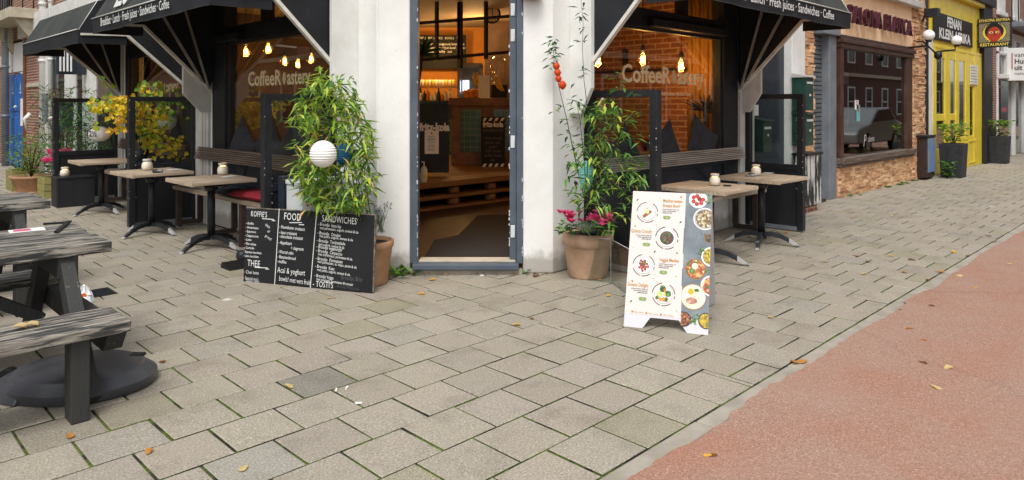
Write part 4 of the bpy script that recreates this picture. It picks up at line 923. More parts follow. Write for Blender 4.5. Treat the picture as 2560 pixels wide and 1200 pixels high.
ob=ap-v2*Hh-n*.014+ n2*.004
bpn=face(ob+u*W,-u,v2,(-u).cross(v2),.012,r,'back_panel')
k0=.012
def Q(b,a0,e0,a1,e1,off,mi): q=lambda a,e:o0+u*a+v*e+n*off; b.quad(q(a0,e0),q(a1,e0),q(a1,e1),q(a0,e1),mi=mi,raw=True)
b=MB(); b.quad(*[o0+u*a+v*e+n*.0015 for a,e in ((.0,.09),(W,.09),(W,Hh),(0,Hh))],raw=True); b.build('poster','menu',fp)
# crop-2 pixels (zoom 3.0, crop origin 1400,460): map by ray onto the sign plane
def on_sign(px,py):
    d0=P(px,py,1.)-V(0,0,EYE); t=(o0-V(0,0,EYE)).dot(n)/d0.dot(n); q=V(0,0,EYE)+d0*t-o0; return q.dot(u),q.dot(v)
def sg(x,y): return on_sign(1560+x*240/758.,470+y*240/758.)   # pixels of the 758x1200 crop
ph=MB(); a0,_=sg(496,40); a1,_=sg(441,1070); ax=(a0+a1)/2
ph.quad(*[o0+u*a+v*e+n*.0025 for a,e in ((ax,.092),(W,.092),(W,Hh),(ax,Hh))],raw=True,mi=0)
def dish(b,x,y,r1,layers,off0=.003):
    cx,cy=sg(x,y); s=(sg(x+r1,y)[0]-sg(x-r1,y)[0])/2
    for i,(k_,mi) in enumerate(layers): 
        q=min(s*k_,max(W-cx,.001)) if 0 else s*k_
        pts=[]
        for j in range(32):
            th=2*math.pi*j/32; aa=min(cx+q*math.cos(th),W-.001); pts.append(o0+u*max(aa,ax+.001 if layers and off0==.0031 else 0)+v*min(cy+q*math.sin(th),Hh-.001)+n*(off0+.0006*i))
        b.quad(*pts,raw=True,mi=mi)
    return cx,cy,s
PHM=['photo','plate','plate2','bowlrim','bowldark','f_tom','f_mush','f_mix','f_egg','f_yolk','f_pink','f_grn','f_stew','f_yel','f_bean']
cx,cy,s=dish(ph,586,92,72,[(1,1),(.88,2),(.86,1)],.0031)
for i in range(8): th=i*.9; rr=s*(.18 if i<2 else .55); q=o0; ph.disc(o0,u,v,cx+rr*math.cos(th),min(cy+rr*math.sin(th),Hh-s*.3),s*.24,off=.006,mi=5,n=14)
dish(ph,640,245,92,[(1,1),(.93,2),(.82,6)],.0031); dish(ph,672,400,40,[(1,3),(.86,14)],.0031); dish(ph,690,545,80,[(1,1),(.85,13)],.0031)
cx,cy,s=dish(ph,565,640,86,[(1,3),(.9,4),(.87,7)],.0031); ph.disc(o0,u,v,cx-s*.3,cy-s*.2,s*.25,off=.006,mi=11,n=12); ph.disc(o0,u,v,cx-s*.05,cy+s*.25,s*.3,off=.0062,mi=8,n=12)
dish(ph,690,775,85,[(1,1),(.85,7)],.0031)
cx,cy,s=dish(ph,546,860,108,[(1,3),(.93,2),(.88,8)],.0031); ph.disc(o0,u,v,cx-s*.18,cy+s*.38,s*.22,off=.006,mi=9,n=16); ph.disc(o0,u,v,cx-s*.1,cy-s*.3,s*.42,s*.25,off=.0061,mi=10,n=14); ph.disc(o0,u,v,cx+s*.25,cy+s*.5,s*.2,s*.12,off=.0063,mi=11,n=10)
dish(ph,470,1035,60,[(1,4),(.85,12)],.0031); dish(ph,650,1050,65,[(1,4),(.88,13)],.0031)
for x,y,rr in ((690,80,26),(660,120,16),(620,490,18),(600,515,12),(560,1030,30),(540,1055,22),(660,660,10)):
    for k_ in range(7): a,e=sg(x+U(-rr,rr),y+U(-rr,rr)); ph.disc(o0,u,v,min(a,W-.012),min(e,Hh-.01),.009,.005,off=.0045+k_*.0001,mi=11,n=8)
for k_ in range(16): a,e=sg(570+U(0,80),355+U(-8,25)); ph.disc(o0,u,v,a,e,.0025,off=.0045,mi=14,n=6)
ph.build('food_photo',PHM,fp)
MM=['plate','plate2','ink','ochre','olive','signgrey','menu','f_tom','f_bean','f_grn','f_lime','f_orange','f_fish','f_potato','f_stew']
def ring(x,y,rp,layers):
    cx,cy=sg(x,y); s=(sg(x+rp,y)[0]-sg(x-rp,y)[0])/2
    for a0_,a1_ in ((100,175),(200,255),(262,310),(340,355),(5,60)): ml.disc(o0,u,v,cx,cy,s*1.28,off=.003,a0=a0_,a1=a1_,hole=.94,n=14,mi=2)
    for i,(k_,mi) in enumerate(layers): ml.disc(o0,u,v,cx,cy,s*k_,off=.003+.0006*i,mi=mi)
    return cx,cy,s
ml=MB(); cx,cy,s=ring(184,192,66,[(1,1),(.93,0),(.66,1),(.62,0)])
for dx,dy,rx,mi in ((-.15,.35,.22,13),(.1,.5,.2,13),(-.35,.1,.22,13)): ml.disc(o0,u,v,cx+s*dx,cy+s*dy,s*rx,off=.0066,mi=mi,n=14)
for k_ in range(6): ml.disc(o0,u,v,cx+s*(-.35+.14*k_),cy+s*(-.5+.11*k_),s*.2,off=.0068+.0001*k_,mi=12,n=12)
ml.disc(o0,u,v,cx+s*.05,cy,s*.2,off=.0078,mi=10,n=12)
ml.build('dish_picture',MM,fp); ml=MB(); ring(338,395,72,[(1,1),(.95,0),(.78,8)]); cx,cy,s=ring(338,395,72,[]); 
for dx,dy in ((.35,.4),(-.3,-.35)): ml.disc(o0,u,v,cx+s*dx,cy+s*dy,s*.22,off=.0062,mi=9,n=10)
ml.build('dish_picture',MM,fp); ml=MB(); cx,cy,s=ring(155,610,68,[(1,1),(.95,0)])
for k_ in range(16): th=k_*2.4; rr=s*.17*math.sqrt(k_); ml.disc(o0,u,v,cx+rr*math.cos(th)*.9,cy+rr*math.sin(th),s*.14,off=.0062+.0001*k_,mi=7,n=10)
ml.disc(o0,u,v,cx-s*.1,cy+s*.05,s*.33,s*.25,off=.0082,mi=14,n=12); ml.disc(o0,u,v,cx+s*.1,cy+s*.35,s*.2,off=.0084,mi=9,n=10)
ml.build('dish_picture',MM,fp); ml=MB(); cx,cy,s=ring(312,840,72,[(1,1),(.95,0)])
for dx,dy,rx,mi in ((-.1,.6,.36,9),(.5,.1,.36,9),(.3,-.55,.25,9),(-.65,-.4,.2,9),(.1,.45,.2,11),(.1,-.55,.25,11),(-.3,-.55,.2,11),(-.45,0,.33,10),(.1,0,.2,10)): ml.disc(o0,u,v,cx+s*dx,cy+s*dy,s*rx,off=.0064,mi=mi,n=14)
ml.build('dish_picture',MM,fp)
tx=MB(); 
def mt(t,x,y,size,align='LEFT',sx=.8,bold=0,mi=0,ls=1):
    a,e=sg(x,y); tx.text(t,o0+u*a+v*e,u,v,size,sx,align,bold=bold,mi=mi,off=.003)
mt('Mediterranean',308,112,.034,sx=.68,bold=.0006); mt('Breeze Bowl',306,150,.034,sx=.68,bold=.0006); mt('Quinoa Crunch',219,358,.034,'RIGHT',.68,.0006); mt('Veggie Medley',278,578,.034,sx=.68,bold=.0006); mt('Greens Delight',191,785,.034,'RIGHT',.68,.0006)
for x,y,al in ((304,172,'LEFT'),(218,382,'RIGHT'),(276,602,'LEFT'),(189,806,'RIGHT')): mt('Lorem ipsum dolor sit\namet, consectetuer\nadipiscing elit.',x,y,.0125,al,1.0,.0003,1)
for x,y,t in ((338,234,'10'),(177,446,'13'),(311,667,'10'),(147,876,'9')):
    a,e=sg(x,y); wd=.027
    for sgn in (-1,1): tx.disc(o0,u,v,a+sgn*(wd-.013),e,.0125,off=.003,mi=2,n=14)
    tx.quad(*[o0+u*(a+p)+v*(e+q)+n*.0031 for p,q in ((-wd+.013,-.0125),(wd-.013,-.0125),(wd-.013,.0125),(-wd+.013,.0125))],raw=True,mi=2)
    tx.text(t,o0+u*a+v*(e-.006),u,v,.018,.9,'CENTER',mi=3,off=.004)
for x,y,rr,mi in ((451,73,.007,0),(292,84,.003,2),(88,302,.006,2),(259,292,.004,0),(419,515,.007,2),(73,471,.003,2),(410,699,.004,2),(236,715,.0035,0),(66,735,.007,0),(416,972,.004,2),(66,975,.007,0),(177,988,.007,0),(292,1000,.007,0)):
    a,e=sg(x,y); tx.disc(o0,u,v,a,e,rr,off=.003,mi=mi,n=14)
for x,y in ((107,95),(448,270),(243,503),(57,893)):
    a,e=sg(x,y); tx.quad(*[o0+u*(a+p)+v*(e+q)+n*.003 for p,q in ((-.008,-.008),(.001,-.006),(.008,.008),(-.003,.005))],raw=True,mi=4)
for x,y in ((82,982),(195,995),(312,1008)): mt('Bistro saved',x,y,.013,sx=.95,mi=0)
tx.build('lettering',['ochre','signgrey','olive','menu','grn2'],fp)
b=MB(); b.stroke(o0+u*(ax-.002)+v*.3,o0+u*(ax-.002)+v*.42,.003,n,off=.004); b.stroke(o0+u*(ax-.002)+v*.52,o0+u*(ax-.002)+v*.7,.003,n,off=.004); b.build('side_line','ink',fp)
# ------------------------------------------------------------------ plants
def bamboo_leaves(b,px,py,d,n,spread=.05,mats=(0,1,2),droop=.8,ln=(.08,.13)):
    c=P(px,py,d)
    for k_ in range(n):
        a=U(0,6.283); dv=V(math.cos(a),math.sin(a),U(-1.6,.35)*droop); q=c+V(U(-1,1),U(-1,1),U(-1,1))*spread
        b.leaf(q,dv,U(*ln),U(.02,.032),mi=random.choice(mats))
def stalk(b,pts,r0,r1,mi=0):
    n_=len(pts); b.tube([tuple(q) for q in pts],[r0+(r1-r0)*i/(n_-1) for i in range(n_)],6,mi)
potc=V(3.365,5.075,0)
r=thing('bamboo_plant','bushy light green bamboo behind the chalkboard, a white paper lantern in its leaves','plant',potc)
b=MB(); st=MB(); 
edge=((180,800,832),(230,760,880),(300,738,915),(350,735,925),(420,738,932),(480,775,930),(540,795,905))
def span(py):
    for (a,l0,r0),(c_,l1,r1) in zip(edge,edge[1:]):
        if a<=py<=c_: t=(py-a)/(c_-a); cc=((l0+r0)*(1-t)+(l1+r1)*t)/2; hw=((r0-l0)*(1-t)+(r1-l1)*t)/2*.9; return cc-hw,cc+hw
    return 800,900
for k_ in range(255):
    py=175+345*random.random()**.75; l,rr=span(py); px=l+(rr-l)*(.5+.5*math.sin(U(-1.57,1.57))); d=U(5.62,6.02)
    bamboo_leaves(b,px,py,d,random.choice((4,5,6,7)),.05,(0,0,1,1,2,2) if py<430 else (0,1,1,2,2,2),.8,(.09,.15))
for k_ in range(26): px,py=U(745,925),U(230,520); bamboo_leaves(b,px,py,U(5.6,5.8),1,.02,(3,))
for px,py in ((800,165),(815,200),(790,215),(770,330),(715,295),(730,285),(905,300),(925,330),(935,345),(880,195),(865,190),(845,205),(720,455)): bamboo_leaves(b,px,py,5.9,3,.03,(1,2))
b.build('foliage',['bam1','bam2','bam3','bam4'],r)
for px,py in ((800,180),(830,190),(780,240),(860,240),(905,300),(740,300),(825,300),(870,330),(910,400),(745,400)):
    t_=P(px,py,5.9); stalk(st,[potc+V(U(-.1,.1),U(-.1,.1),.3),(potc+t_)*.5+V(0,0,.15),t_],.007,.002)
st.build('stem','stemg',r)
b=MB(); b.lathe([(.155,0),(.16,.02),(.2,.30),(.21,.31),(.215,.36),(.19,.365),(.185,.33),(0,.33)],potc,32); b.build('pot','terra2',r)
b=MB(); b.lathe([(.186,.331),(0,.345)],potc,20); b.build('soil','soil',r)
lp=P(951,575,5.85); r=thing('lavender','dry lavender stalks rising from the pot behind the chalkboard','plant',lp)
b=MB(); s_=MB()
for k_ in range(16):
    e=lp+V(U(-.09,.07),U(-.09,.07),U(.12,.24)); s_.tube([tuple(lp+V(U(-.03,.03),U(-.03,.03),-.02)),tuple((lp+e)*.5+V(U(-.02,.02),0,0)),tuple(e)],.0025,5)
    for j in range(9): b.leaf(e+V(U(-.008,.008),U(-.008,.008),-.05*random.random()),V(U(-1,1),U(-1,1),.6),.018,.01,mi=0)
    for j in range(5): b.leaf(lp+(e-lp)*U(.1,.5),V(U(-1,1),U(-1,1),.8),.05,.006,mi=1)
b.build('flowers',['lav','silver'],r); s_.build('stem','silver',r)
def lantern(p,rr,label,mat,sz=1.0,sx=1.,name='paper_lantern',top=True):
    r=thing(name,label,'lantern',p); b=MB(); pr=[]
    for k_ in range(33):
        th=math.pi*(k_/32); rad=rr*math.sin(th); pr.append((max(rad*(1.0 if k_%2 else .955),.001),-rr*sz*math.cos(th)))
    b.lathe(pr,p,28,smooth=False); b.build('shade',mat,r)
    b=MB(); b.tube([tuple(p+V(0,0,rr*sz)),tuple(p+V(0,0,rr*sz+.05)),tuple(p+V(.03,.04,rr*sz+.22))],.003,5); b.build('hook','iron',r); return r
lantern(P(808,385,5.50),.105,'round white paper lantern hanging in the bushy bamboo','paper')
lantern(P(862,385,5.85),.09,'blue paper lantern mostly hidden inside the bushy bamboo','blue_l')
lw=lantern(G(249,505)*0+V(3.0,12.36,0)+V(0,0,P(249,335,(3.0+12.36)/S2).z) if 0 else P(249,335,10.5),.15,'flattened white paper lantern with a painted number, hanging at the far left screen','paper',.72)
q=P(249,335,10.5); b=MB(); uu=FT(1,0,0)-FT(0,0,0); b.text('12½',q+uu*-.11+V(0,0,-.03)-(FT(0,1,0)-FT(0,0,0))*.155,uu,V(0,0,1),.12,.75,bold=.002); b.build('number','ink',lw)
lantern(P(418,302,9.35),.12,'round white paper lantern among the yellow leaves behind the screen','paper')
# white cabinet
r=thing('metal_cabinet','white metal cabinet with small black lettering behind the chalkboard','cabinet',(3.2,5.65,0))
c0=P(745,458,6.3); b=MB(); X0,X1,Y0,Y1=3.03,3.5,5.58,5.86; b.box(X0,X1,Y0,Y1,0,.80); b.build('body','boxwhite',r,.006)
b=MB(); b.box(X0-.012,X1,Y0-.012,Y1,.80,.835); b.build('lid','boxwhite',r,.006)
b=MB(); b.text('COFFEER',V(X0+.03,Y0-.002,.63),V(1,0,0),V(0,0,1),.075,.75,bold=.002); b.stroke(V(X0+.02,Y0-.001,.74),V(X1-.02,Y0-.001,.74),.006,V(0,-1,0)); b.build('lettering','ink',r)
b=MB(); b.box(3.02,3.55,5.9,6.0,.0,.86); tag(b.build('dark_board','navy',None,.005),'dark navy board standing between the white cabinet and the screen','board')
# right pot with bamboo and flowers
pc=V(4.87,3.93,0); 
r=thing('terracotta_pot','large grey brown terracotta pot right of the door, planted with bamboo and flowers','pot',pc)
b=MB(); b.lathe([(.165,0),(.172,.015),(.205,.27),(.208,.275),(.222,.28),(.226,.385),(.205,.39),(.197,.36),(0,.36)],pc,40); b.build('body','terra',r)
b=MB(); b.lathe([(.198,.361),(0,.37)],pc,20); b.build('soil','soil',r)
b=MB(); b.lathe([(.07,.36),(.075,.42),(.065,.42),(0,.40)],pc+V(.03,-.06,0),20); tag(b.build('bowl_pot','navy'),'small dark blue bowl set in the large terracotta pot','bowl')
r=thing('bamboo_plant','tall thin bamboo with sparse dark leaves growing from the pot right of the door','plant',pc+V(0,0,.37))
b=MB(); st=MB(); base=pc+V(0,0,.37)
def stemline(px_list,n_leaf,mats,d=6.2,r0=.006,cl=4,b0=True):
    pts=[base+V(U(-.06,.06),U(-.06,.06),0)] if b0 else []
    pts+=[P(x,y,d+U(-.03,.03)) for x,y in px_list]; stalk(st,pts,r0,.0015)
    for i in range(n_leaf):
        t=U(.15,1.)*(len(pts)-1); k_=min(int(t),len(pts)-2); q=pts[k_].lerp(pts[k_+1],t-k_)
        for j in range(cl):
            a=U(0,6.283); b.leaf(q+V(U(-.03,.03),U(-.03,.03),U(-.03,.03)),V(math.cos(a),math.sin(a),U(-1.,.5)),U(.06,.12),U(.011,.018),mi=random.choice(mats))
stemline([(1445,430),(1430,360),(1415,290),(1398,220),(1385,150),(1380,95)],0,(2,),6.15,.006)
for px,py,nn in ((1380,100,9),(1376,120,8),(1392,112,8),(1385,140,9),(1378,160,7),(1390,270,5),(1415,300,6),(1430,360,7),(1440,420,7),(1420,330,5)): bamboo_leaves(b,px,py,6.15,nn,.035,(2,2,1),.4,(.05,.1))
stemline([(1470,400),(1472,300),(1460,200),(1456,120),(1458,60),(1452,-10)],10,(2,2,3),6.0,.004,2)
for px,py in ((1455,15),(1448,35),(1460,80),(1440,105),(1450,200),(1445,240),(1435,250),(1450,270)): bamboo_leaves(b,px,py,6.0,3,.04,(2,),.9,(.06,.1))
for tgt in ([(1490,420),(1500,330),(1525,260),(1545,195)],[(1500,430),(1540,380),(1560,340)],[(1490,440),(1530,330),(1535,290)],[(1500,460),(1560,440),(1600,480)],[(1490,470),(1560,470),(1575,520)],[(1460,400),(1450,300),(1440,250)],[(1500,420),(1575,300),(1590,280)]): stemline(tgt,6,(0,1,1,2),5.95,.005,5)
for k_ in range(85):
    py=U(250,560); cxp=1500+(py-250)*.02; wdp=40+ (py-250)*.30 if py<470 else 106-(py-470)*.5
    bamboo_leaves(b,cxp+U(-1,1.15)*wdp*.85,py,U(5.75,6.1),5,.05,(0,1,1,1,2),.7)
for px,py in ((1590,230),(1560,215),(1530,190),(1545,210),(1520,235),(1570,300),(1595,345),(1600,400),(1595,445),(1590,500)): bamboo_leaves(b,px,py,5.9,4,.04,(1,1,2),.5)
b.build('foliage',['bam1','grn1','grn2','stem'],r); st.build('stem','stem',r)
for px,py,s_ in ((1391,165,.035),(1394,181,.035),(1396,196,.033),(1406,212,.04)):
    b=MB(); b.lathe([(0,s_*.9),(s_*.5,s_*.75),(s_*.95,.0),(s_*.6,-s_*.7),(0,-s_*1.15)],P(px,py,6.12),10); tag(b.build('lantern_fruit','physalis'),'orange papery lantern fruit hanging on the tall stem before the white wall','fruit','orange lantern fruits on one stem')
def flower_tuft(c,n_,mat,rad,name,label,leafmat='grn2'):
    r=thing(name,label,'flower',c); b=MB()
    for k_ in range(n_):
        q=c+V(U(-1,1),U(-1,1),U(.6,1.5))*rad
        for j in range(5): a=j*1.257+U(-.2,.2); b.leaf(q,V(math.cos(a),math.sin(a),U(.2,1.4)),rad*.5,rad*.35,mi=0)
    b.build('petals',mat,r); b=MB()
    for k_ in range(40): a=U(0,6.28); b.leaf(c+V(U(-1,1),U(-1,1),U(-.2,.4))*rad,V(math.cos(a),math.sin(a),U(-.2,.6)),rad*.6,rad*.45,mi=k_%2)
    b.build('foliage',[leafmat,'grn1'],r); return r
flower_tuft(P(1416,575,6.0),16,'redfl',.10,'cyclamen','crimson cyclamen at the left rim of the large terracotta pot')
flower_tuft(P(1505,578,5.95),22,'pinkfl',.10,'cyclamen','bright pink cyclamen at the right rim of the large terracotta pot')
c=P(1466,575,5.95); r=thing('silver_herb','fine silver grey herb in the middle of the large terracotta pot','plant',c); b=MB()
for k_ in range(140): a=U(0,6.28); b.leaf(c+V(U(-.07,.07),U(-.07,.07),U(-.02,.03)),V(math.cos(a)*.8,math.sin(a)*.8,U(.3,1.6)),U(.05,.11),.007)
b.build('foliage','silver',r)
lt=lantern(P(1466,438,6.12),.068,'oblong teal paper lantern hidden in the thin bamboo','teal',1.85)
# clear acrylic sheet beside the pot
b=MB()
q=[G(1437,697),G(1527,708),G(1600,760)]
for a_,e_ in zip(q,q[1:]):
    d_=(e_-a_).normalized().cross(V(0,0,1))*.004; hh=.37
    b.hexa([a_,e_,e_+d_,a_+d_,a_+V(0,0,hh),e_+V(0,0,hh),e_+d_+V(0,0,hh),a_+d_+V(0,0,hh)],raw=True)
o=b.build('acrylic_guard','acryl'); tag(o,'clear folded acrylic sheet standing around the front of the terracotta pot','guard')
b=MB()
for a_ in q: b.tube([tuple(a_+V(0,0,0)),tuple(a_+V(0,0,.37))],.002,5)
for a_,e_ in zip(q,q[1:]): b.tube([tuple(a_+V(0,0,.37)),tuple(e_+V(0,0,.37))],.002,5)
b.build('polished_edge','paper',o)
# yellow climber between the screens
root_=P(352,378,9.55); r=thing('climbing_plant','yellow and lime leaved climber growing over the middle left screen','plant',root_)
b=MB(); st=MB()
def vleaf(px,py,y,mats,s=(.05,.085)):
    a=A(px); x_=y*(1+a)/(1-a); c=P(px,py,(x_+y)/S2)+V(U(-.03,.03),U(-.03,.03),U(-.02,.02)); a=U(0,6.28); l=U(*s); dv=V(math.cos(a)*.7,math.sin(a)*.7-.3,U(-1.2,.1)); b.leaf(c,dv,l,l*.85,up=(0,-1,.4),mi=random.choice(mats),fold=.15)
for k_ in range(700):
    z_=random.random()
    if z_<.22: px,py=U(228,335),252+U(-16,16)+abs(U(-1,1))*14; mm=(0,0,2,2,3) if px<290 else (0,0,1,2)
    elif z_<.42: px,py=U(278,335),U(240,330); mm=(0,0,1,2)
    elif z_<.6: px,py=U(335,420),U(255,330); mm=(0,0,1,2)
    elif z_<.72: px,py=U(345,405),U(205,255); mm=(0,2,2,3)
    elif z_<.84: px,py=U(350,470),U(335,390)+abs(U(-8,8)); mm=(0,0,0,2,1)
    elif z_<.92: px,py=U(350,400),U(300,370); mm=(0,2,3)
    else: px,py=U(395,470),U(215,300); mm=(2,3,3)
    vleaf(px,py,U(9.42,9.9),mm)
for px,py in ((262,200),(270,212),(285,228),(275,215),(290,240),(250,190),(222,258),(235,300),(240,325),(236,312)): vleaf(px,py,9.75,(2,3),(.07,.1))
b.build('foliage',['yel1','yel2','yel3','grn3'],r)
def vp(px,py,y=9.6): a=A(px); x_=y*(1+a)/(1-a); return P(px,py,(x_+y)/S2)
for l in ([(352,375),(345,320),(342,260),(300,240),(240,258)],[(352,375),(360,300),(380,220)],[(352,375),(400,350),(460,370)],[(342,260),(290,240),(262,205),(248,185)],[(300,240),(310,300),(320,335)]): stalk(st,[vp(*q) for q in l],.006,.002)
st.build('stem','stem',r)
b=MB(); pp=vp(352,392); b.lathe([(.07,-.02),(.1,.12),(.09,.12),(0,.1)],pp+V(0,0,-.03),18); b.build('pot','planter',r)
# left street planters
def bush(c,rad,h,n_,mats,name,label,ln=(.08,.14),wd=.03,up=.5,stems=8):
    r=thing(name,label,'plant',c); b=MB(); st=MB()
    for k_ in range(stems):
        e=c+V(U(-1,1)*rad,U(-1,1)*rad,h*U(.6,1.)); stalk(st,[c,(c+e)*.5+V(0,0,h*.15),e],.008,.002)
    for k_ in range(n_):
        t=random.random()**.7; a=U(0,6.28); rr=rad*math.sqrt(random.random())*(.5+.6*t); q=c+V(math.cos(a)*rr,math.sin(a)*rr,h*t); a=U(0,6.28)
        b.leaf(q,V(math.cos(a),math.sin(a),U(-.6,1.2)*up),U(*ln),wd*U(.7,1.2),mi=random.randrange(len(mats)))
    b.build('foliage',list(mats),r); st.build('stem','stem',r); return r
def trough(x0,x1,y0,y1,h,label):
    r=thing('planter_box',label,'planter',((x0+x1)/2,(y0+y1)/2,0)); b=MB(); n_=3
    for k_ in range(n_):
        z0=h*k_/n_; z1=h*(k_+1)/n_-.006
        b.box(x0,x1,y0,y0+.03,z0,z1); b.box(x0,x1,y1-.03,y1,z0,z1); b.box(x0,x0+.03,y0+.03,y1-.03,z0,z1); b.box(x1-.03,x1,y0+.03,y1-.03,z0,z1)
    b.build('boards','troughwood',r,.005); b=MB(); b.box(x0+.03,x1-.03,y0+.03,y1-.03,.02,h-.04); b.build('soil','soil',r); return r
trough(2.55,2.95,14.8,15.3,.36,'greenish wooden planter box beside the terracotta bowl, farthest left')
trough(2.72,3.3,13.3,13.75,.33,'greenish wooden planter box with pink flowers, next to the black box')
bp_=V(2.78,14.45,0); r=thing('bowl_planter','wide terracotta bowl planter between the two wooden boxes','planter',bp_); b=MB(); b.lathe([(.2,0),(.22,.03),(.3,.24),(.33,.25),(.33,.29),(.3,.29),(.28,.24),(0,.24)],bp_,28); b.build('bowl','terra2',r); b=MB(); b.lathe([(.27,.0),(.3,.02),(.28,.03)],bp_+V(0,0,-.005),24); b.build('saucer','terra2',r)
bush(V(2.78,14.5,.25),.42,.75,420,('grn1','grn2','grn3'),'leafy_shrub','low green shrub growing in the terracotta bowl',(.06,.11),.03)
bush(V(2.72,15.05,.3),.25,.35,120,('yel3','grn1'),'leafy_shrub','yellow-green plant in the farthest wooden planter',(.06,.1),.03)
bush(V(3.2,14.3,.1),.5,1.7,520,('grn2','grn1','autumn3'),'oleander','tall oleander with long narrow leaves against the shop front',(.12,.2),.022,1.0,14)
bush(V(3.3,13.2,.2),.35,1.05,300,('grn2','grn1'),'oleander','dense leafy shrub seen through the far left screen',(.1,.17),.03,.8)
flower_tuft(V(3.0,13.5,.42),26,'pinkfl',.2,'cyclamen','bright pink cyclamen in the wooden planter by the black box'); bush(V(3.0,13.5,.3),.2,.25,160,('grn2','silver'),'leafy_shrub','grey green foliage under the pink flowers',(.06,.1),.04)
bush(V(3.35,17.3,0),.3,.7,140,('grn1','grn3'),'weed_tuft','wild green plants at the foot of the blue door',(.07,.12),.025)
# ------------------------------------------------------------------ neighbour on the left street
nb=thing('shop_house','red brick house with blue door and white shop front beyond the far awning','building',(4,18,0)); X=3.66
b=MB(); b.box(X,X+.3,12.86,30,3.0,9); b.box(X,X+.3,17.9,19.6,0,3.0); b.box(X,X+.3,21.9,30,0,3.0); b.box(X+.2,X+.5,12.86,17.9,0,3.0); b.build('wall','brick_old',nb)
b=MB(); 
for p0,p1 in ((137,118),(195,168),(246,213)): b.box(X-.05,X+.02,YL(p0,X),YL(p1,X),0,3.0)
b.box(X-.08,X+.2,12.9,17.9,2.75,3.05); b.box(X-.04,X+.15,12.9,17.9,0,.35); b.box(X-.1,X+.1,12.86,20,3.05,3.5); b.build('shop_front','white',nb,.008)
b=MB(); b.quad((X-.03,12.9,.35),(X-.03,17.8,.35),(X-.03,17.8,2.75),(X-.03,12.9,2.75)); b.build('pane','glass',nb); b=MB(); b.box(X-.02,X+.1,12.9,17.8,.3,2.76); b.build('dark_blind','navy',nb)
b=MB(); b.box(X+.04,X+.1,YL(62,X),YL(20,X),.5,2.25); b.box(X+.02,X+.1,YL(62,X),YL(20,X),0,.5); 
for p0,p1 in ((57,42),(38,24)):
    for z0,z1 in ((.7,1.2),(1.35,2.15)): b.box(X+.02,X+.045,YL(p0,X),YL(p1,X),z0,z1)
dr=b.build('door','bluepaint',nb,.01)
b=MB(); 
for px in (30,49):
    yy=YL(px,X); q=V(X+.015,yy,1.95)
    for s_ in (-1,1): b.quad(q+V(0,s_*.05,-.1),q+V(0,0,-.1),q+V(0,s_*.02,.12),raw=True)
    b.quad(q+V(0,.1,-.14),q+V(0,-.1,-.14),q+V(0,-.07,-.18),q+V(0,.07,-.18),raw=True)
b.quad(V(X+.014,YL(56,X),1.0),V(X+.014,YL(49,X),1.0),V(X+.014,YL(49,X),1.65),V(X+.014,YL(56,X),1.65),raw=True); b.build('boat_decal','paper',dr)
b=MB(); b.sphere(V(X-.02,YL(41,X),1.45),.04,10); b.build('handle','hinge',dr)
b=MB(); b.box(X+.0,X+.1,YL(55,X),YL(20,X),2.3,3.05); b.build('blank_board','signwhite',nb,.008); b=MB(); b.box(X-.03,X+.1,YL(66,X),YL(61,X),0,3.2); b.build('post','orangewood',nb)
b=MB(); b.box(X-.03,X+.02,17.95,19.45,1.9,1.99); b.box(X-.03,X+.02,21.9,30,2.45,2.75); b.box(X-.05,X+.02,12.9,30,4.3,4.5); b.box(X-.01,X+.02,18.0,18.3,1.95,2.2); b.build('stone_band','stonetrim',nb,.01)
r=thing('balcony','small balcony with black iron railing and stone brackets above the blue door','balcony',(X-.3,19.5,3.6))
b=MB(); b.box(X-.55,X,18.3,21.3,3.38,3.6); b.build('slab','stonetrim',r,.01)
for yy in (18.45,21): b=MB(); b.prism([(X,yy,3.38),(X-.45,yy,3.38),(X,yy,2.75)],(0,.2,0)); b.build('console','stonetrim',r,.01)
b=MB(); b.tube([(X-.5,18.35,4.4),(X-.5,21.25,4.4)],.025,6); b.tube([(X-.5,18.35,4.4),(X,18.35,4.4)],.025,6)
for k_ in range(16): b.tube([(X-.5,18.35+k_*.193,3.6),(X-.5,18.35+k_*.193,4.4)],.012,5)
for k_ in range(3): b.tube([(X-.5+.2*k_,18.35,3.6),(X-.5+.2*k_,18.35,4.4)],.012,5)
b.build('railing','ink',r)
def pipe(px,x0,label,mat,rad,z1=8):
    yy=YL(px,x0); r=thing('drainpipe',label,'drainpipe',(x0,yy,0)); b=MB(); b.tube([(x0,yy,0),(x0,yy,z1)],rad,12); b.build('pipe',mat,r); b=MB()
    for z_ in (1.2,2.4,3.6): b.lathe([(rad*1.25,0),(rad*1.25,.06)],(x0,yy,z_),12)
    b.build('collar',mat,r)
pipe(13,3.5,'grey drainpipe left of the blue door','pipe',.075); pipe(107,3.58,'white drainpipe between the brick and the shop front','pipew',.07); pipe(126,3.58,'thin white pipe next to the white drainpipe','pipew',.04)
yy=YL(112,3.58); b=MB(); b.box(3.5,3.62,yy-.4,yy-.1,1.15,1.75); tag(b.build('meter_box','greymetal',None,.02),'grey metal junction box on the pipes beyond the far awning','box')
b=MB(); yy=YL(163,3.55); b.box(3.42,3.6,yy-.35,yy+.35,1.0,1.52); b.box(3.40,3.6,yy-.37,yy+.37,1.52,1.56); tag(b.build('mailbox','green',None,.01),'green mailbox seen through the far left screen','mailbox')
b=MB(); q=V(3.5,YL(76,3.5),1.0); b.tube([tuple(q+V(0,0,.3)),tuple(q+V(-.1,0,.2)),tuple(q+V(-.05,.1,-.05))],[.05,.04,.02],8); tag(b.build('ribbon','paper'),'red and white ribbon tied beside the blue door','ribbon')
r=thing('projecting_sign','dark sign with white upright bars sticking out under the far awning','sign',(3.3,14.4,1.9))
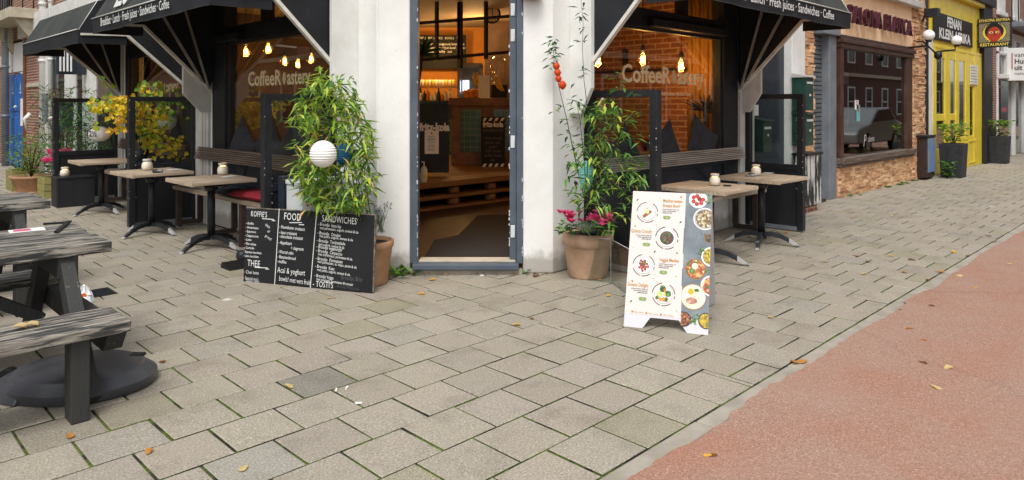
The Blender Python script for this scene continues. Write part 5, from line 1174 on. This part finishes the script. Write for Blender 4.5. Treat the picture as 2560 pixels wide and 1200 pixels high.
b=MB(); b.box(3.14,3.6,14.42,14.5,2.04,2.52); b.build('panel','navy',r,.02); b=MB()
for k_ in range(4): b.box(3.18+k_*.055,3.205+k_*.055,14.40,14.42,2.09,2.47)
b.build('bar','signwhite',r)
# ------------------------------------------------------------------ house door and mailboxes right of the cafe
nx=thing('house_entrance','blue grey front door between the cafe and the stone-clad shop','building',(9.4,4.4,0)); YD=4.3
b=MB(); b.box(8.5,8.62,YD-.05,YD+.3,0,6.4); b.box(XR(1970,YD),XR(2003,YD),YD-.06,YD+.3,0,3.6); b.box(8.5,10.0,YD,YD+.3,2.9,6.4); b.build('wall','white',nx,.01)
b=MB(); b.box(8.62,9.78,YD+.05,YD+.2,0,2.9); 
for z0,z1 in ((.25,.85),(1.0,2.6)): b.box(8.8,9.58,YD+.03,YD+.06,z0,z1); b.box(8.88,9.5,YD+.015,YD+.04,z0+.08,z1-.08)
dd=b.build('door','navy',nx,.012); b=MB(); b.sphere(V(8.85,YD-.01,1.1),.03,10); b.build('handle','steel',dd)
b=MB(); x0=XR(2003,YD); b.box(x0,x0+.05,YD-.02,YD+.3,0,6.4)
def stones(b,x0,x1,z0,z1,y,dep=.045,T=None):
    z=z0
    while z<z1:
        h=random.choice((.03,.04,.05,.06)); h=min(h,z1-z); x=x0-U(0,.1)
        while x<x1:
            w_=U(.08,.3); a=max(x,x0); e=min(x+w_,x1)
            if e-a>.01: 
                b.box(a,e-.002,y-U(.01,dep),y+.02,z+.001,z+h-.0015,mi=random.choice((0,0,1,1,2)))
            x+=w_
        z+=h
b=MB(); stones(b,XR(2003,YD),XR(2032,YD),0,4,YD); sc1=b.build('stone_pier',['stone','stone2','stone3'],nx,.004)
def postbox(x0,x1,y0,y1,z0,z1,label,name='mailbox'):
    r=thing(name,label,'mailbox',((x0+x1)/2,(y0+y1)/2,z0)); b=MB(); b.box(x0,x1,y0,y1,z0,z1); b.build('body','green',r,.006)
    b=MB(); b.prism([(x0-.01,y0-.03,z1),(x0-.01,y1,z1),(x0-.01,y1,z1+.06),(x0-.01,y0-.03,z1+.02)],(x1-x0+.02,0,0)); b.build('lid','greyboard' if z1>1.5 else 'green',r)
    b=MB(); b.box(x0+.03,x1-.03,y0-.006,y0,z1-.09,z1-.06); b.box((x0+x1)/2-.015,(x0+x1)/2+.015,y0-.012,y0,z0+.2,z0+.23); b.build('slot','hinge',r)
    return r
xm=XR(1976,YD-.05)
postbox(xm,xm+.25,4.03,4.23,1.42,1.88,'tall dark green mailbox, upper one beside the stone pier'); postbox(xm,xm+.25,4.03,4.23,.93,1.36,'dark green mailbox, lower one beside the stone pier')
r=postbox(8.56,8.80,4.08,4.26,.90,1.28,'green mailbox seen through the last terrace screen')
b=MB(); b.box(8.58,8.74,4.23,4.25,1.36,1.5); tag(b.build('name_plate','paper'),'white plate above the green mailbox behind the last screen','plate')
r=thing('utility_cabinet','black metal cabinet with white paint peeling off, behind the last terrace screen','cabinet',(10.1,4.15,0))
b=MB(); b.box(9.75,10.25,4.02,4.22,.1,.80); b.build('body','peelcab',r,.008); b=MB(); b.box(9.73,10.27,4.0,4.23,.80,.83); b.build('top','black',r,.004); b=MB(); b.box(9.8,10.2,4.06,4.2,0,.1); b.build('plinth','brick_red',r)
# roller shutter
b=MB(); xs0,xs1=XR(2030,4.5),11.75
for k_ in range(36): z=.05+k_*.07; b.prism([(xs0,4.5,z),(xs0,4.475,z+.01),(xs0,4.475,z+.055),(xs0,4.5,z+.068)],(xs1-xs0-.3,0,0))
b.box(xs0,xs1,4.5,4.6,0,3.4); sr=thing('roller_shutter','grey slatted roller shutter between the mailboxes and the stone-clad shop','shutter',(11.3,4.5,0)); b.build('slats','shutter',sr)
b=MB(); b.box(xs1-.32,xs1-.02,4.36,4.5,0,2.6); b.box(xs0,xs1,4.3,4.5,2.6,3.2); b.build('post','greymetal',sr,.01)
# ------------------------------------------------------------------ stone-clad shop
pal=thing('stone_shop','stone clad shop with tan fascia and maroon raised lettering','building',(13.5,4.4,0))
xa,xb=11.76,XR(2277,YP)
b=MB(); stones(b,xa,xb,0,.49,YP,.035)
z=0
while z<.49:
    h=random.choice((.04,.05,.06)); b.box(xa-U(.0,.03),xa+.02,YP+.0,YP+.3,z,min(z+h-.002,.49),mi=random.choice((0,1,2))); z+=h
b.build('stone_base',['stone','stone2','stone3'],pal,.005)
b=MB(); stones(b,xb,XR(2308,YP),0,4.4,YP-.02,.04); b.build('stone_pillar',['stone','stone2','stone3'],pal,.005)
b=MB(); b.box(xa,xb+1.2,YP+.1,YP+.4,0,.6); b.box(xa-.02,xb,YP-.02,YP+.3,2.62,4.6); b.build('fascia','stucco',pal,.01)
b=MB(); b.box(xa-.6,xb+.3,YP-.15,YP+.3,3.42,3.55); b.build('cornice','greyboard',pal,.01)
b=MB(); b.box(xa-.03,xb+.02,YP-.10,YP+.12,.54,.64); b.box(xa-.02,xb,YP-.06,YP+.1,.49,.54); b.build('sill','brownwoodx',pal,.01)
b=MB(); b.box(xa,xa+.12,YP-.05,YP+.12,.64,2.5); b.box(xb-.35,xb,YP-.03,YP+.12,.64,2.5); b.box(xa-.02,xb,YP-.07,YP+.12,2.42,2.5); b.box(xa-.04,xb,YP-.1,YP+.12,2.5,2.56); b.box(xa-.02,xb,YP-.06,YP+.12,2.56,2.63)
wo=b.build('window','brownwood',pal,.008)
b=MB(); b.box(xa+.12,xb-.35,YP+.02,YP+.028,.64,2.42); b.build('pane','shopglass',wo)
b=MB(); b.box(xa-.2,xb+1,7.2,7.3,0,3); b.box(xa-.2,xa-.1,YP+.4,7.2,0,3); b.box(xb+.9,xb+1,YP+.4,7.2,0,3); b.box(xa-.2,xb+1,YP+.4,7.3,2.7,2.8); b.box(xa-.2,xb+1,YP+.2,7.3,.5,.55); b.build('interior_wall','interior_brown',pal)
for k_,(x,z) in enumerate(((12.6,.62),(13.3,.62),(14.0,.62),(14.6,.62),(15.0,.62))):
    b=MB(); b.sphere(V(x,YP+.32,.62),.1,12); tag(b.build('gourd','stone2'),'round pale gourd on the inner ledge of the stone-clad shop window','gourd','gourds in the shop window')
b=MB(); x=XR(2098,YP+.1); b.box(x,x+.42,YP+.1,YP+.13,1.15,2.05); o=b.build('wall_poster','paper'); b=MB(); b.box(x+.05,x+.36,YP+.09,YP+.1,1.25,1.85); b.build('print','blueposter',o); tag(o,'white framed blue notice inside the stone-clad shop window','poster')
for px,z,mt_,h_,lab in ((2138,1.42,'paper',.16,'white square sticker with a red sign on the stone-clad shop window'),(2142,1.22,'teal_st',.28,'teal sticker on the stone-clad shop window')):
    x=XR(px,YP+.01); b=MB(); b.box(x,x+.16,YP+.012,YP+.016,z,z+h_); o=b.build('sticker',mt_); b=MB(); b.disc(V(x+.08,YP+.01,z+h_*.7),V(1,0,0),V(0,0,1),0,0,.045,hole=.6); b.build('print','signred',o); tag(o,lab,'sticker')
b=MB(); q=V(XR(2145,5),5,2.0); b.lathe([(.02,.25),(.2,.0),(.21,-.03)],q,20); b.tube([tuple(q+V(0,0,.25)),(q.x,q.y,2.7)],.01,6); o=b.build('hanging_lamp','orangewood'); tag(o,'rattan hanging lamp inside the stone-clad shop window','lamp')
b=MB(); b.text('P',V(XR(2160,YP),YP+.015,.78),V(1,0,0),V(0,0,1),.3,.8,shear=.3); b.text('aloma',V(XR(2172,YP),YP+.015,.85),V(1,0,0),V(0,0,1),.16,.8,shear=.3); b.build('window_script','greyboard',wo)
b=MB(); q0=V(XR(2119,4.26),4.275,2.83); q1=V(XR(2275,4.26),4.275,2.83); b.text('PALOMA BLANCA',q0,V(1,0,0),V(0,0,1),.43,1,bold=-.004,thick=.03,sp=1.2,fit=(q1-q0).length); b.build('lettering','maroon',pal)
b=MB(); b.box(XR(2312,4.2)-.08,XR(2312,4.2)+.12,3.95,4.2,3.25,3.42); b.bar((XR(2312,4.2),4.2,3.3),(XR(2300,YP),YP-.05,3.2),.04,.04); tag(b.build('floodlight','black',None,.01),'black floodlight on the corner of the yellow shop front','lamp')
b=MB(); b.tube([(XR(2280,YP),YP-.08,2.75),(XR(2300,4.1),4.05,2.72),(XR(2338,3.9),3.85,2.45)],.018,6); b.lathe([(.04,0),(.07,.04),(.07,.12),(.03,.15)],(XR(2338,3.9),3.85,2.38),12); tag(b.build('spotlight','black'),'black spotlight on a long arm beside the yellow shop front','lamp')
# ------------------------------------------------------------------ yellow restaurant
ye=thing('yellow_restaurant','bright yellow restaurant front with black name board','building',(19,4.4,0))
x0,x1=XR(2327,YP),XR(2449,YP)
b=MB(); b.box(x0,x1,YP,YP+.15,2.8,4.05); b.box(x0-.05,x1,YP-.12,YP,3.95,4.05); b.box(x0,x1,YP-.05,YP,2.72,2.8); b.build('fascia','yellow',ye,.01)
gl=[(2335,2357,.55,1.15),(2335,2357,1.3,2.55),(2370,2384,.55,1.15),(2370,2384,1.3,2.5),(2392,2409,.75,2.5),(2419,2430,.75,1.95)]
b=MB(); xsn=[XR(p,YP) for p in (2330,2335,2357,2370,2384,2392,2409,2419,2430,2440)]
b.box(x0,xsn[1],YP-.05,YP,0,2.72); b.box(xsn[2],xsn[3],YP-.05,YP,0,2.72); b.box(xsn[4],xsn[5],YP-.05,YP,0,2.72); b.box(xsn[6],xsn[7],YP-.05,YP,0,2.72); b.box(xsn[8],x1,YP-.05,YP,0,2.72)
for a,e,z0 in ((xsn[1],xsn[2],.55),(xsn[3],xsn[4],.55),(xsn[5],xsn[6],.75),(xsn[7],xsn[8],.75)): b.box(a,e,YP-.04,YP,0,z0); b.box(a,e,YP-.04,YP,2.52,2.72)
for a,e in ((xsn[1],xsn[2]),(xsn[3],xsn[4])): b.box(a,e,YP-.04,YP,1.15,1.3)
b.box(xsn[7],xsn[8],YP-.04,YP,1.95,2.52)
for a,e in ((xsn[7]-.15,xsn[8]+.2),): b.box(a,e,YP-.06,YP-.04,.08,.12); b.box(a,e,YP-.06,YP-.04,.6,.64)
dd=b.build('door_front','yellow',ye,.01)
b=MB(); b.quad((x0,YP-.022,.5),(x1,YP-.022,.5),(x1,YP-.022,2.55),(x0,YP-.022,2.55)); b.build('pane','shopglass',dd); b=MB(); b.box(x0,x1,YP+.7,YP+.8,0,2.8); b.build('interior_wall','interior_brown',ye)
b=MB()
for k_ in range(7): b.box(xsn[7]+.0,xsn[8]+.25,YP-.07,YP-.05,2.0+k_*.07,2.05+k_*.07)
b.build('louvre_vent','white',dd)
b=MB(); b.box(xsn[7]+.0,xsn[8],YP-.02,YP-.012,.68,.72); b.build('letter_slot','ink',dd)
b=MB(); s0_,s1_=XR(2331,YP),XR(2426,YP); b.box(s0_,s1_,YP-.05,YP,2.9,3.5)
so_=b.build('name_board','signblk',ye,.01); b=MB(); mid=(XR(2378,YP)); b.text('FENAN',V(mid-.55,YP-.052,3.24),V(1,0,0),V(0,0,1),.31,1,bold=.012,fit=1.2); b.text('KLEIN AFRIKA',V(s0_+.3,YP-.052,2.96),V(1,0,0),V(0,0,1),.3,1,bold=.012,fit=s1_-s0_-.55); b.build('lettering','letter',so_)
b=MB(); b.box(XR(2314,YP),x0,YP-.04,YP+.3,0,3.0); b.build('white_jamb','white',ye,.01) 
b=MB(); xk=XR(2308,YP); b.box(xk,XR(2314,YP),YP-.06,YP+.2,0,4.4); b.box(xk-.05,XR(2315,YP),YP-.14,YP+.2,0,.62); b.box(x1,XR(2471,YP),YP-.1,YP+.3,0,4.4); b.box(x1-.02,XR(2473,YP),YP-.16,YP+.3,0,.95); b.box(xk,XR(2471,YP),YP-.18,YP+.3,4.05,5); b.box(xk,XR(2471,YP),YP-.3,YP+.3,4.5,4.6); b.build('black_pilaster','black',ye,.012)
b=MB(); b.box(xk+.6,XR(2471,YP),YP+.05,YP+.3,4.6,9); b.box(xa-.6,xk+.6,YP+.1,YP+.4,4.4,9); b.box(8.5,xa,YP+.1,YP+.4,3.4,9); b.build('upper_wall','brick_red',ye)
for px,py,lab in ((2322,88,'white globe lamp on the corner of the yellow front'),(2392,101,'white globe lamp in front of the black name board')):
    y_=3.95; x_=XR(px,y_); q=P(px,py,(x_+y_)/S2); r=thing('globe_lamp',lab,'lamp',q); b=MB(); b.sphere(q,.105,18); b.build('globe','globe',r); b=MB(); b.tube([tuple(q+V(0,.03,-.1)),(q.x,q.y+.03,q.z-.2),(q.x,YP,q.z-.22)],.02,7); b.lathe([(.05,-.13),(.06,-.09)],q,12); b.build('arm','black',r)
# hanging sign
xS=20.9; z0,z1=2.93,3.66; ya,yb=4.33,3.62
r=thing('hanging_sign','square painted restaurant sign with a red face on a dotted black ground','sign',(xS,4.0,z0))
b=MB(); b.box(xS,xS+.08,yb,ya,z0,z1); b.build('panel','signblk',r,.01); b=MB(); b.bar((xS+.04,4.5,3.5),(xS+.04,ya,3.5),.04,.04); b.bar((xS+.04,4.5,3.1),(xS+.04,ya,3.1),.04,.04); b.build('bracket','black',r)
u=V(0,-1,0); v=V(0,0,1); o_=V(xS-.001,(ya+yb)/2,(z0+z1)/2); n=u.cross(v)
b=MB()
for k_ in range(-11,12):
    for j in range(-9,10):
        a,e=k_*.03+(.015 if j%2 else 0),j*.028
        if (a/.25)**2+(e/.235)**2>1 and abs(a)<.32 and abs(e)<.235: b.disc(o_,u,v,a,e,.0085,off=.003,n=7,mi=0)
b.disc(o_,u,v,0,0,.25,.23,off=.003,mi=3); b.disc(o_,u,v,0,0,.245,.225,off=.004,mi=1); b.disc(o_,u,v,0.0,.03,.2,.2,off=.006,mi=3); b.disc(o_,u,v,0,-.045,.145,.185,off=.008,mi=2)
for s_ in (-1,1):
    b.disc(o_,u,v,s_*.065,.005,.042,.028,off=.010,mi=0,n=16); b.disc(o_,u,v,s_*.065+.005,.003,.018,.02,off=.012,mi=3,n=12); b.disc(o_,u,v,s_*.065,.03,.055,.03,off=.0105,mi=3,a0=30,a1=150,hole=.8,n=8)
b.stroke(o_+u*.01+v*.0,o_+u*.015-v*.1,.012,n,mi=3,off=.011); b.disc(o_,u,v,0,-.15,.05,.018,off=.010,mi=4,n=14)
b.text('ETHIOPIA ERITREA',o_+v*.275,u,v,.092,.84,'CENTER',bold=.002,mi=1); b.text('RESTAURANT',o_-v*.33,u,v,.1,.98,'CENTER',bold=.002,mi=1)
b.build('painted_face',['dot','moonyel','facered','ink','signred'],r)
# planters in front of the yellow shop
def planter(x,y,label,pl):
    r=thing('square_planter',label,'planter',(x,y,0)); b=MB(); s_=.19; t=.22; h=.70
    b.hexa([(x-s_,y-s_,0),(x+s_,y-s_,0),(x+s_,y+s_,0),(x-s_,y+s_,0),(x-t,y-t,h),(x+t,y-t,h),(x+t,y+t,h),(x-t,y+t,h)]); b.build('pot','planter',r,.01); b=MB(); b.box(x-.18,x+.18,y-.18,y+.18,h-.02,h+.004); b.build('soil','soil',r)
    bush(V(x,y,h-.02),.3,.42,150,('yel3','grn1','grn3'),'potted_shrub',pl,(.1,.16),.07,.4,6)
planter(16.9,3.93,'tall dark planter in front of the yellow doors','yellow-green shrub in the planter before the yellow doors'); planter(21.7,4.02,'tall dark planter by the brick pier right of the yellow front','yellow-green shrub in the planter by the brick pier')
r=thing('utility_cabinet','brown utility cabinet with a worn blue door beside the stone pillar','cabinet',(16.05,4.2,0)); b=MB(); b.box(15.75,16.3,4.12,4.3,.05,.85); b.build('body','browncab',r,.01); b=MB(); b.box(15.8,16.27,4.105,4.12,.15,.83); b.build('door','bluecab',r,.004); b=MB(); b.box(15.72,16.33,4.1,4.32,.85,.89); b.build('top','black',r,.005)
bush(V(16.5,3.95,0),.16,.35,130,('grn1','grn3','grn2'),'weed_tuft','green weed growing between the cabinet and the first dark planter',(.06,.1),.04)
# ------------------------------------------------------------------ estate agent shop at the far right
ag=thing('agent_shop','brick building with white shop front and projecting white sign at the far right','building',(26,4.4,0)); x2=XR(2472,YP)
b=MB(); b.box(x2,x2+.9,YP,YP+.3,0,9); b.box(x2+.9,45,YP,YP+.3,3.6,9); b.box(27.5,29.5,YP-.02,YP+.3,0,2.3); b.box(29.5,45,YP,YP+.3,0,3.6); b.build('wall','brick_red',ag)
b=MB(); b.box(x2+.9,29.5,YP-.25,YP,2.22,2.34); b.box(x2+.9,29.5,YP-.04,YP+.1,3.4,3.6)
for q in (0,1.1,2.2,3.3,4.4): b.box(x2+.9+q,x2+1.02+q,YP-.05,YP+.1,2.34,3.4)
b.box(x2+.9,29.5,YP-.05,YP+.1,2.9,2.98); b.box(x2+.9,x2+1.05,YP-.03,YP+.2,0,2.22); b.box(25.4,25.6,YP-.03,YP+.2,0,2.22); b.box(26.9,27.5,YP-.03,YP+.2,0,2.22); b.build('shop_front','white',ag,.01)
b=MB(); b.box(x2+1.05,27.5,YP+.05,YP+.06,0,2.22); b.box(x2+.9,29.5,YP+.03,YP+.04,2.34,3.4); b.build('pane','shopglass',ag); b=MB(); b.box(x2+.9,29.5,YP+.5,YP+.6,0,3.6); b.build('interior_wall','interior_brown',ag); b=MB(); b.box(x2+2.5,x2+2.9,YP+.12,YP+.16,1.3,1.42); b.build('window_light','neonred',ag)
b=MB()
for q in (0,2.0,4.0): b=MB(); b.box(x2+1.0+q,x2+1.9+q,YP-.03,YP+.05,4.1,5.4); b.box(x2+.9+q,x2+2.0+q,YP-.08,YP+.05,3.98,4.1); b.build('upper_window','white',ag,.01)
r=thing('projecting_sign','large white projecting sign with red bar and dark lettering, far right','sign',(23.4,3.9,2.2)); b=MB(); b.box(23.4,23.5,2.9,4.16,2.16,3.05); b.build('panel','signwhite',r,.01)
o_=V(23.398,4.1,2.2); u=V(0,-1,0); v=V(0,0,1); b=MB(); b.text('van',o_+u*.11+v*.6,u,v,.19,.9,mi=0,bold=0); b.text('Huis',o_+u*.11+v*.42,u,v,.19,.9,mi=0,bold=.005); b.text('uit',o_+u*.11+v*.25,u,v,.19,.9,mi=0,bold=.005); b.text('makelaars',o_+u*.11+v*.12,u,v,.11,.9,mi=0,shear=.2); b.stroke(o_+u*.06+v*.27,o_+u*.06+v*.72,.025,u.cross(v),mi=1); b.build('lettering',['signgrey','signred'],r)
r=thing('balcony','curved balcony with black iron railing above the white projecting sign','balcony',(26.5,4,4)); b=MB(); b.box(24.3,29,3.7,YP,3.72,3.86); b.build('slab','greymetal',r,.01); b=MB()
b.tube([(24.35,YP,4.9),(24.35,3.75,4.9),(29,3.75,4.9)],.03,6)
for k_ in range(24): x=24.4+k_*.2; b.tube([(x,3.75,3.86),(x,3.62,4.2),(x,3.75,4.9)],.014,5)
for k_ in range(4): y=3.75+k_*.15; b.tube([(24.35,y,3.86),(24.3,y,4.3),(24.35,y,4.9)],.014,5)
b.build('railing','ink',r)
r=thing('pavement_sign','black framed white pavement sign cut by the picture edge','sign',(26.2,4.0,0)); b=MB(); b.box(25.6,26.5,3.72,3.8,.25,1.35); b.build('frame','ink',r,.01); b=MB(); b.box(25.68,26.42,3.705,3.72,.35,1.28); b.build('poster','signwhite',r); b=MB(); b.lathe([(.5,0),(.5,.05),(.3,.12),(0,.12)],(26.0,3.8,0),20,sy=.6); b.box(25.9,26.1,3.77,3.83,.1,.27); b.build('base','ink',r); b=MB(); b.text('OPEN\nthuis',V(25.72,3.704,1.0),V(1,0,0),V(0,0,1),.17,.9,mi=0,bold=.004); b.build('lettering','signred',r)
# ------------------------------------------------------------------ small things on the ground
def weed(px,py,n_,l,label,mats=('weed','grn3'),name='weed_tuft',up=.5,grp=None):
    c=G(px,py); r=thing(name,label,'plant',c,grp); b=MB()
    for k_ in range(n_): a=U(0,6.28); b.leaf(c+V(U(-1,1),U(-1,1),0)*l*.5,V(math.cos(a),math.sin(a),U(.1,1.6)*up),l*U(.6,1.1),l*.3,mi=random.randrange(len(mats)))
    b.build('foliage',list(mats),r)
weed(1003,686,22,.19,'broad leaved weed at the foot of the white wall left of the door',up=1.); weed(1018,684,8,.09,'small weed close to the doorstep, left side',up=1.)
weed(1302,682,12,.10,'small weed at the right end of the doorstep'); weed(1250,682,5,.05,'tiny weed under the middle of the doorstep')
for i,(px,py) in enumerate(((2120,490),(2222,468),(2250,462),(2285,452),(2262,458))): weed(px,py,24,.09,'low grass tuft at the base of the stone-clad wall',('weed','grn1'),'grass_tuft',grp='grass tufts along the stone-clad wall')
weed(2150,488,10,.06,'thin grass in the joint before the stone-clad wall',('weed',),'grass_tuft'); weed(2425,413,30,.12,'grass tuft at the foot of the yellow door',('weed','grn3'),'grass_tuft'); weed(275,985,8,.03,'tiny sprout beside the parasol base')
weed(1858,560,14,.12,'green fern tuft under the bench beside the last screen',('weed','silver'))
leafp=[]
meshes=[]
for mt_ in ('autumn1','autumn2','autumn3','yel2'):
    for k_ in range(2):
        b=MB(); pts=[]
        for j in range(10):
            th=j*.628; rr=.028*(1+.35*math.sin(th*2.5+k_))*(1.3 if j==0 else 1); b.v.append(V(math.cos(th)*rr*1.25,math.sin(th)*rr*1.1,.003+.005*abs(math.sin(th+k_))))
        b.v.append(V(0,0,.004))
        for j in range(10): b.f.append((j,(j+1)%10,10)); b.mi.append(0); b.sm.append(True)
        o=b.build('fallen_leaf',mt_); tag(o,'dry fallen leaf lying flat on the ground','leaf','fallen leaves'); meshes.append(o)
spots=[(175,1090),(372,1130),(610,1172),(725,967),(405,905),(1330,797),(1290,812),(825,745),(1052,735),(925,708),(1625,805),(2008,905),(1985,905) ,(1925,793),(2275,822),(2312,850),(2310,908),(2370,920),(2250,775),(2330,765),(2160,685),(2230,640),(2280,650),(2385,630),(2420,640),(2470,590),(2485,605),(2350,680),(2400,690),(2340,970),(1780,1140),(1770,1140),(2060,655),(2140,640),(2170,655),(2260,680),(2320,700),(2440,720),(2200,770),(2130,545),(2230,540),(2350,520),(2440,500),(2300,480),(1500,700),(1340,690),(1860,585),(1880,592),(1905,588),(1945,580),(1962,582),(2520,660),(2410,560),(1520,740),(1080,700)]
for i,(px,py) in enumerate(spots):
    o=meshes[i] if i<len(meshes) else meshes[random.randrange(8)].copy()
    if i>=len(meshes): COL.objects.link(o)
    o.location=G(px,py,.004)+V(0,0,.002); o.rotation_euler=(U(-.15,.15),U(-.15,.15),U(0,6.28)); s_=U(.4,.75)*(1.25 if py<700 else 1); o.scale=(s_,s_,s_)
# leaves on the near bench
for px,py,z_,lab in ((45,823,.452,'curled yellow leaf on the nearest picnic bench'),(75,818,.452,'curled amber leaf next to the yellow one on the nearest bench')):
    o=meshes[3].copy(); COL.objects.link(o); o.location=G(px,py,z_)+V(0,0,.004); o.scale=(.85,.85,2.2); o.rotation_euler=(.2,.1,U(0,6)); o['label']=lab; del o['group']
b=MB()   # uncountable leaf litter under benches
for k_ in range(420):
    z_=random.random()
    if z_<.4: x,y=U(3.15,3.58),U(6.2,12)
    elif z_<.75: x,y=U(5.5,8.2),U(3.75,4.18)
    else: t=U(-1.1,.35); q=FT(t,6.27+U(-.06,.02),0); x,y=q.x,q.y
    a=U(0,6.28); b.leaf(V(x,y,.006+U(0,.01)),V(math.cos(a),math.sin(a),U(0,.4)),U(.015,.04),U(.01,.02),mi=random.randrange(3))
o=b.build('leaf_litter',['autumn1','autumn3','soil']); tag(o,kind='stuff',label='brown leaf litter along the cafe walls and under the benches',cat='litter')
q=G(240,733); r=thing('drain_cover','square iron drain cover in the paving','drain',q); b=MB(); b.box(q.x-.12,q.x+.12,q.y-.13,q.y+.13,-.02,.004)
for k_ in range(6): b.box(q.x-.1,q.x+.1,q.y-.105+k_*.037,q.y-.085+k_*.037,.004,.009)
b.build('grate','iron',r)
q=G(597,668); b=MB(); b.hexa([q+V(-.13,-.1,.002),q+V(.13,-.1,.002),q+V(.13,.1,.002),q+V(-.13,.1,.002),q+V(-.13,-.1,.012),q+V(.13,-.1,.012),q+V(.12,.1,.05),q+V(-.12,.1,.05)],raw=True); tag(b.build('dustpan','ink',None,.004),'flat black plastic wedge lying beside the chalkboard','wedge')
q=G(606,648); b=MB(); b.lathe([(.05,0),(.06,.03),(.05,.08),(0,.09)],q,14); tag(b.build('round_weight','iron'),'small dark round weight just behind the chalkboard edge','weight')
q=G(216,780); r=thing('plastic_bag','crumpled white and orange plastic bag behind the nearest picnic bench','bag',q); b=MB(); b.lathe([(.05,0),(.062,.02),(.06,.05),(.064,.085),(.048,.12),(.05,.14),(.028,.165),(.012,.19)],q+V(-.015,0,0),16,smooth=False)
for k_ in range(len(b.v)): b.v[k_]=b.v[k_]+V(U(-.014,.014),U(-.014,.014),U(-.012,.012) if b.v[k_].z>.03 else 0)
b.mi=[1 if (i//16) in (1,4) and (i%16)<13 else 0 for i in range(len(b.f))]; b.build('bag_body',['bagwhite','bagorange'],r)
for px,py,lab in ((1585,818,'x'),):
    pass
for i,(px,py) in enumerate(((865,975),(905,1010),(840,980),(1210,690),(1003,693),(330,970))):
    b=MB(); q=G(px,py); a=U(0,3); b.bar(tuple(q+V(0,0,.006)),tuple(q+V(math.cos(a)*.035,math.sin(a)*.035,.005)),.007,.007); tag(b.build('cigarette_end','paper'),'white cigarette end lying on the paving','cigarette end','cigarette ends')
# ------------------------------------------------------------------ across the streets (seen in the glass)
def terrace(T,s0,s1,name,label,wall):
    r=thing(name,label,'building',T((s0+s1)/2,0,0)); b=MB(T); b.box(s0,s1,-.4,0,0,8.5); b.build('wall',wall,r)
    b=MB(T); b.box(s0,s1,0,.15,3.2,3.4); b.box(s0,s1,0,.2,8.4,8.7); b.build('stone_band','stonetrim',r)
    s=s0+1; 
    while s<s1-1.5:
        for z0,z1 in ((.8,2.6),(4.0,5.8),(6.4,7.9)):
            b=MB(T); b.box(s,s+.1,0,.05,z0,z1); b.box(s+1.1,s+1.2,0,.05,z0,z1); b.box(s+.1,s+1.1,0,.05,z0,z0+.1); b.box(s+.1,s+1.1,0,.05,z1-.1,z1); b.box(s+.1,s+1.1,0,.05,(z0+z1)/2-.04,(z0+z1)/2+.04); o=b.build('window','white',r)
            b=MB(T); b.box(s+.1,s+1.1,.004,.01,z0+.1,z1-.1); b.build('pane','cardark',o)
        s+=3.0
terrace(lambda s,p,z:V(s,-7+p,z),10,86,'brick_terrace','brick terrace across the street, seen only as a reflection in the shop windows','brick_dark')
terrace(lambda s,p,z:V(-6+p,s,z),12,62,'brick_terrace','brick terrace across the side street, seen only as a reflection in the cafe windows','brick_red')
cx,cy=24.5,.2; r=thing('parked_car','dark grey parked car seen only as a reflection in the stone-clad shop window','car',(cx,cy,0))
b=MB(); prof=[(-2.1,.3),(-2.15,.62),(-1.9,.8),(-1.0,.92),(-.35,1.38),(.75,1.42),(1.5,1.0),(2.05,.92),(2.15,.6),(2.1,.3)]
b.prism([(cx+a,cy-.85,e) for a,e in prof],(0,1.7,0)); b.build('body','carpaint',r,.08,3)
b=MB(); b.prism([(cx+a,cy-.86,e) for a,e in ((-.85,.96),(-.32,1.32),(.7,1.36),(1.25,1.02))],(0,1.72,0)); b.build('window','cardark',r)
for a in (-1.3,1.3):
    for e in (-.86,.70):
        b=MB(); b.tube([(cx+a,cy+e,.32),(cx+a,cy+e+.16,.32)],.32,20); o=b.build('wheel','tyre',r); b=MB(); b.tube([(cx+a,cy+e-.005,.32),(cx+a,cy+e+.165,.32)],.19,16); b.build('rim','rim',o)
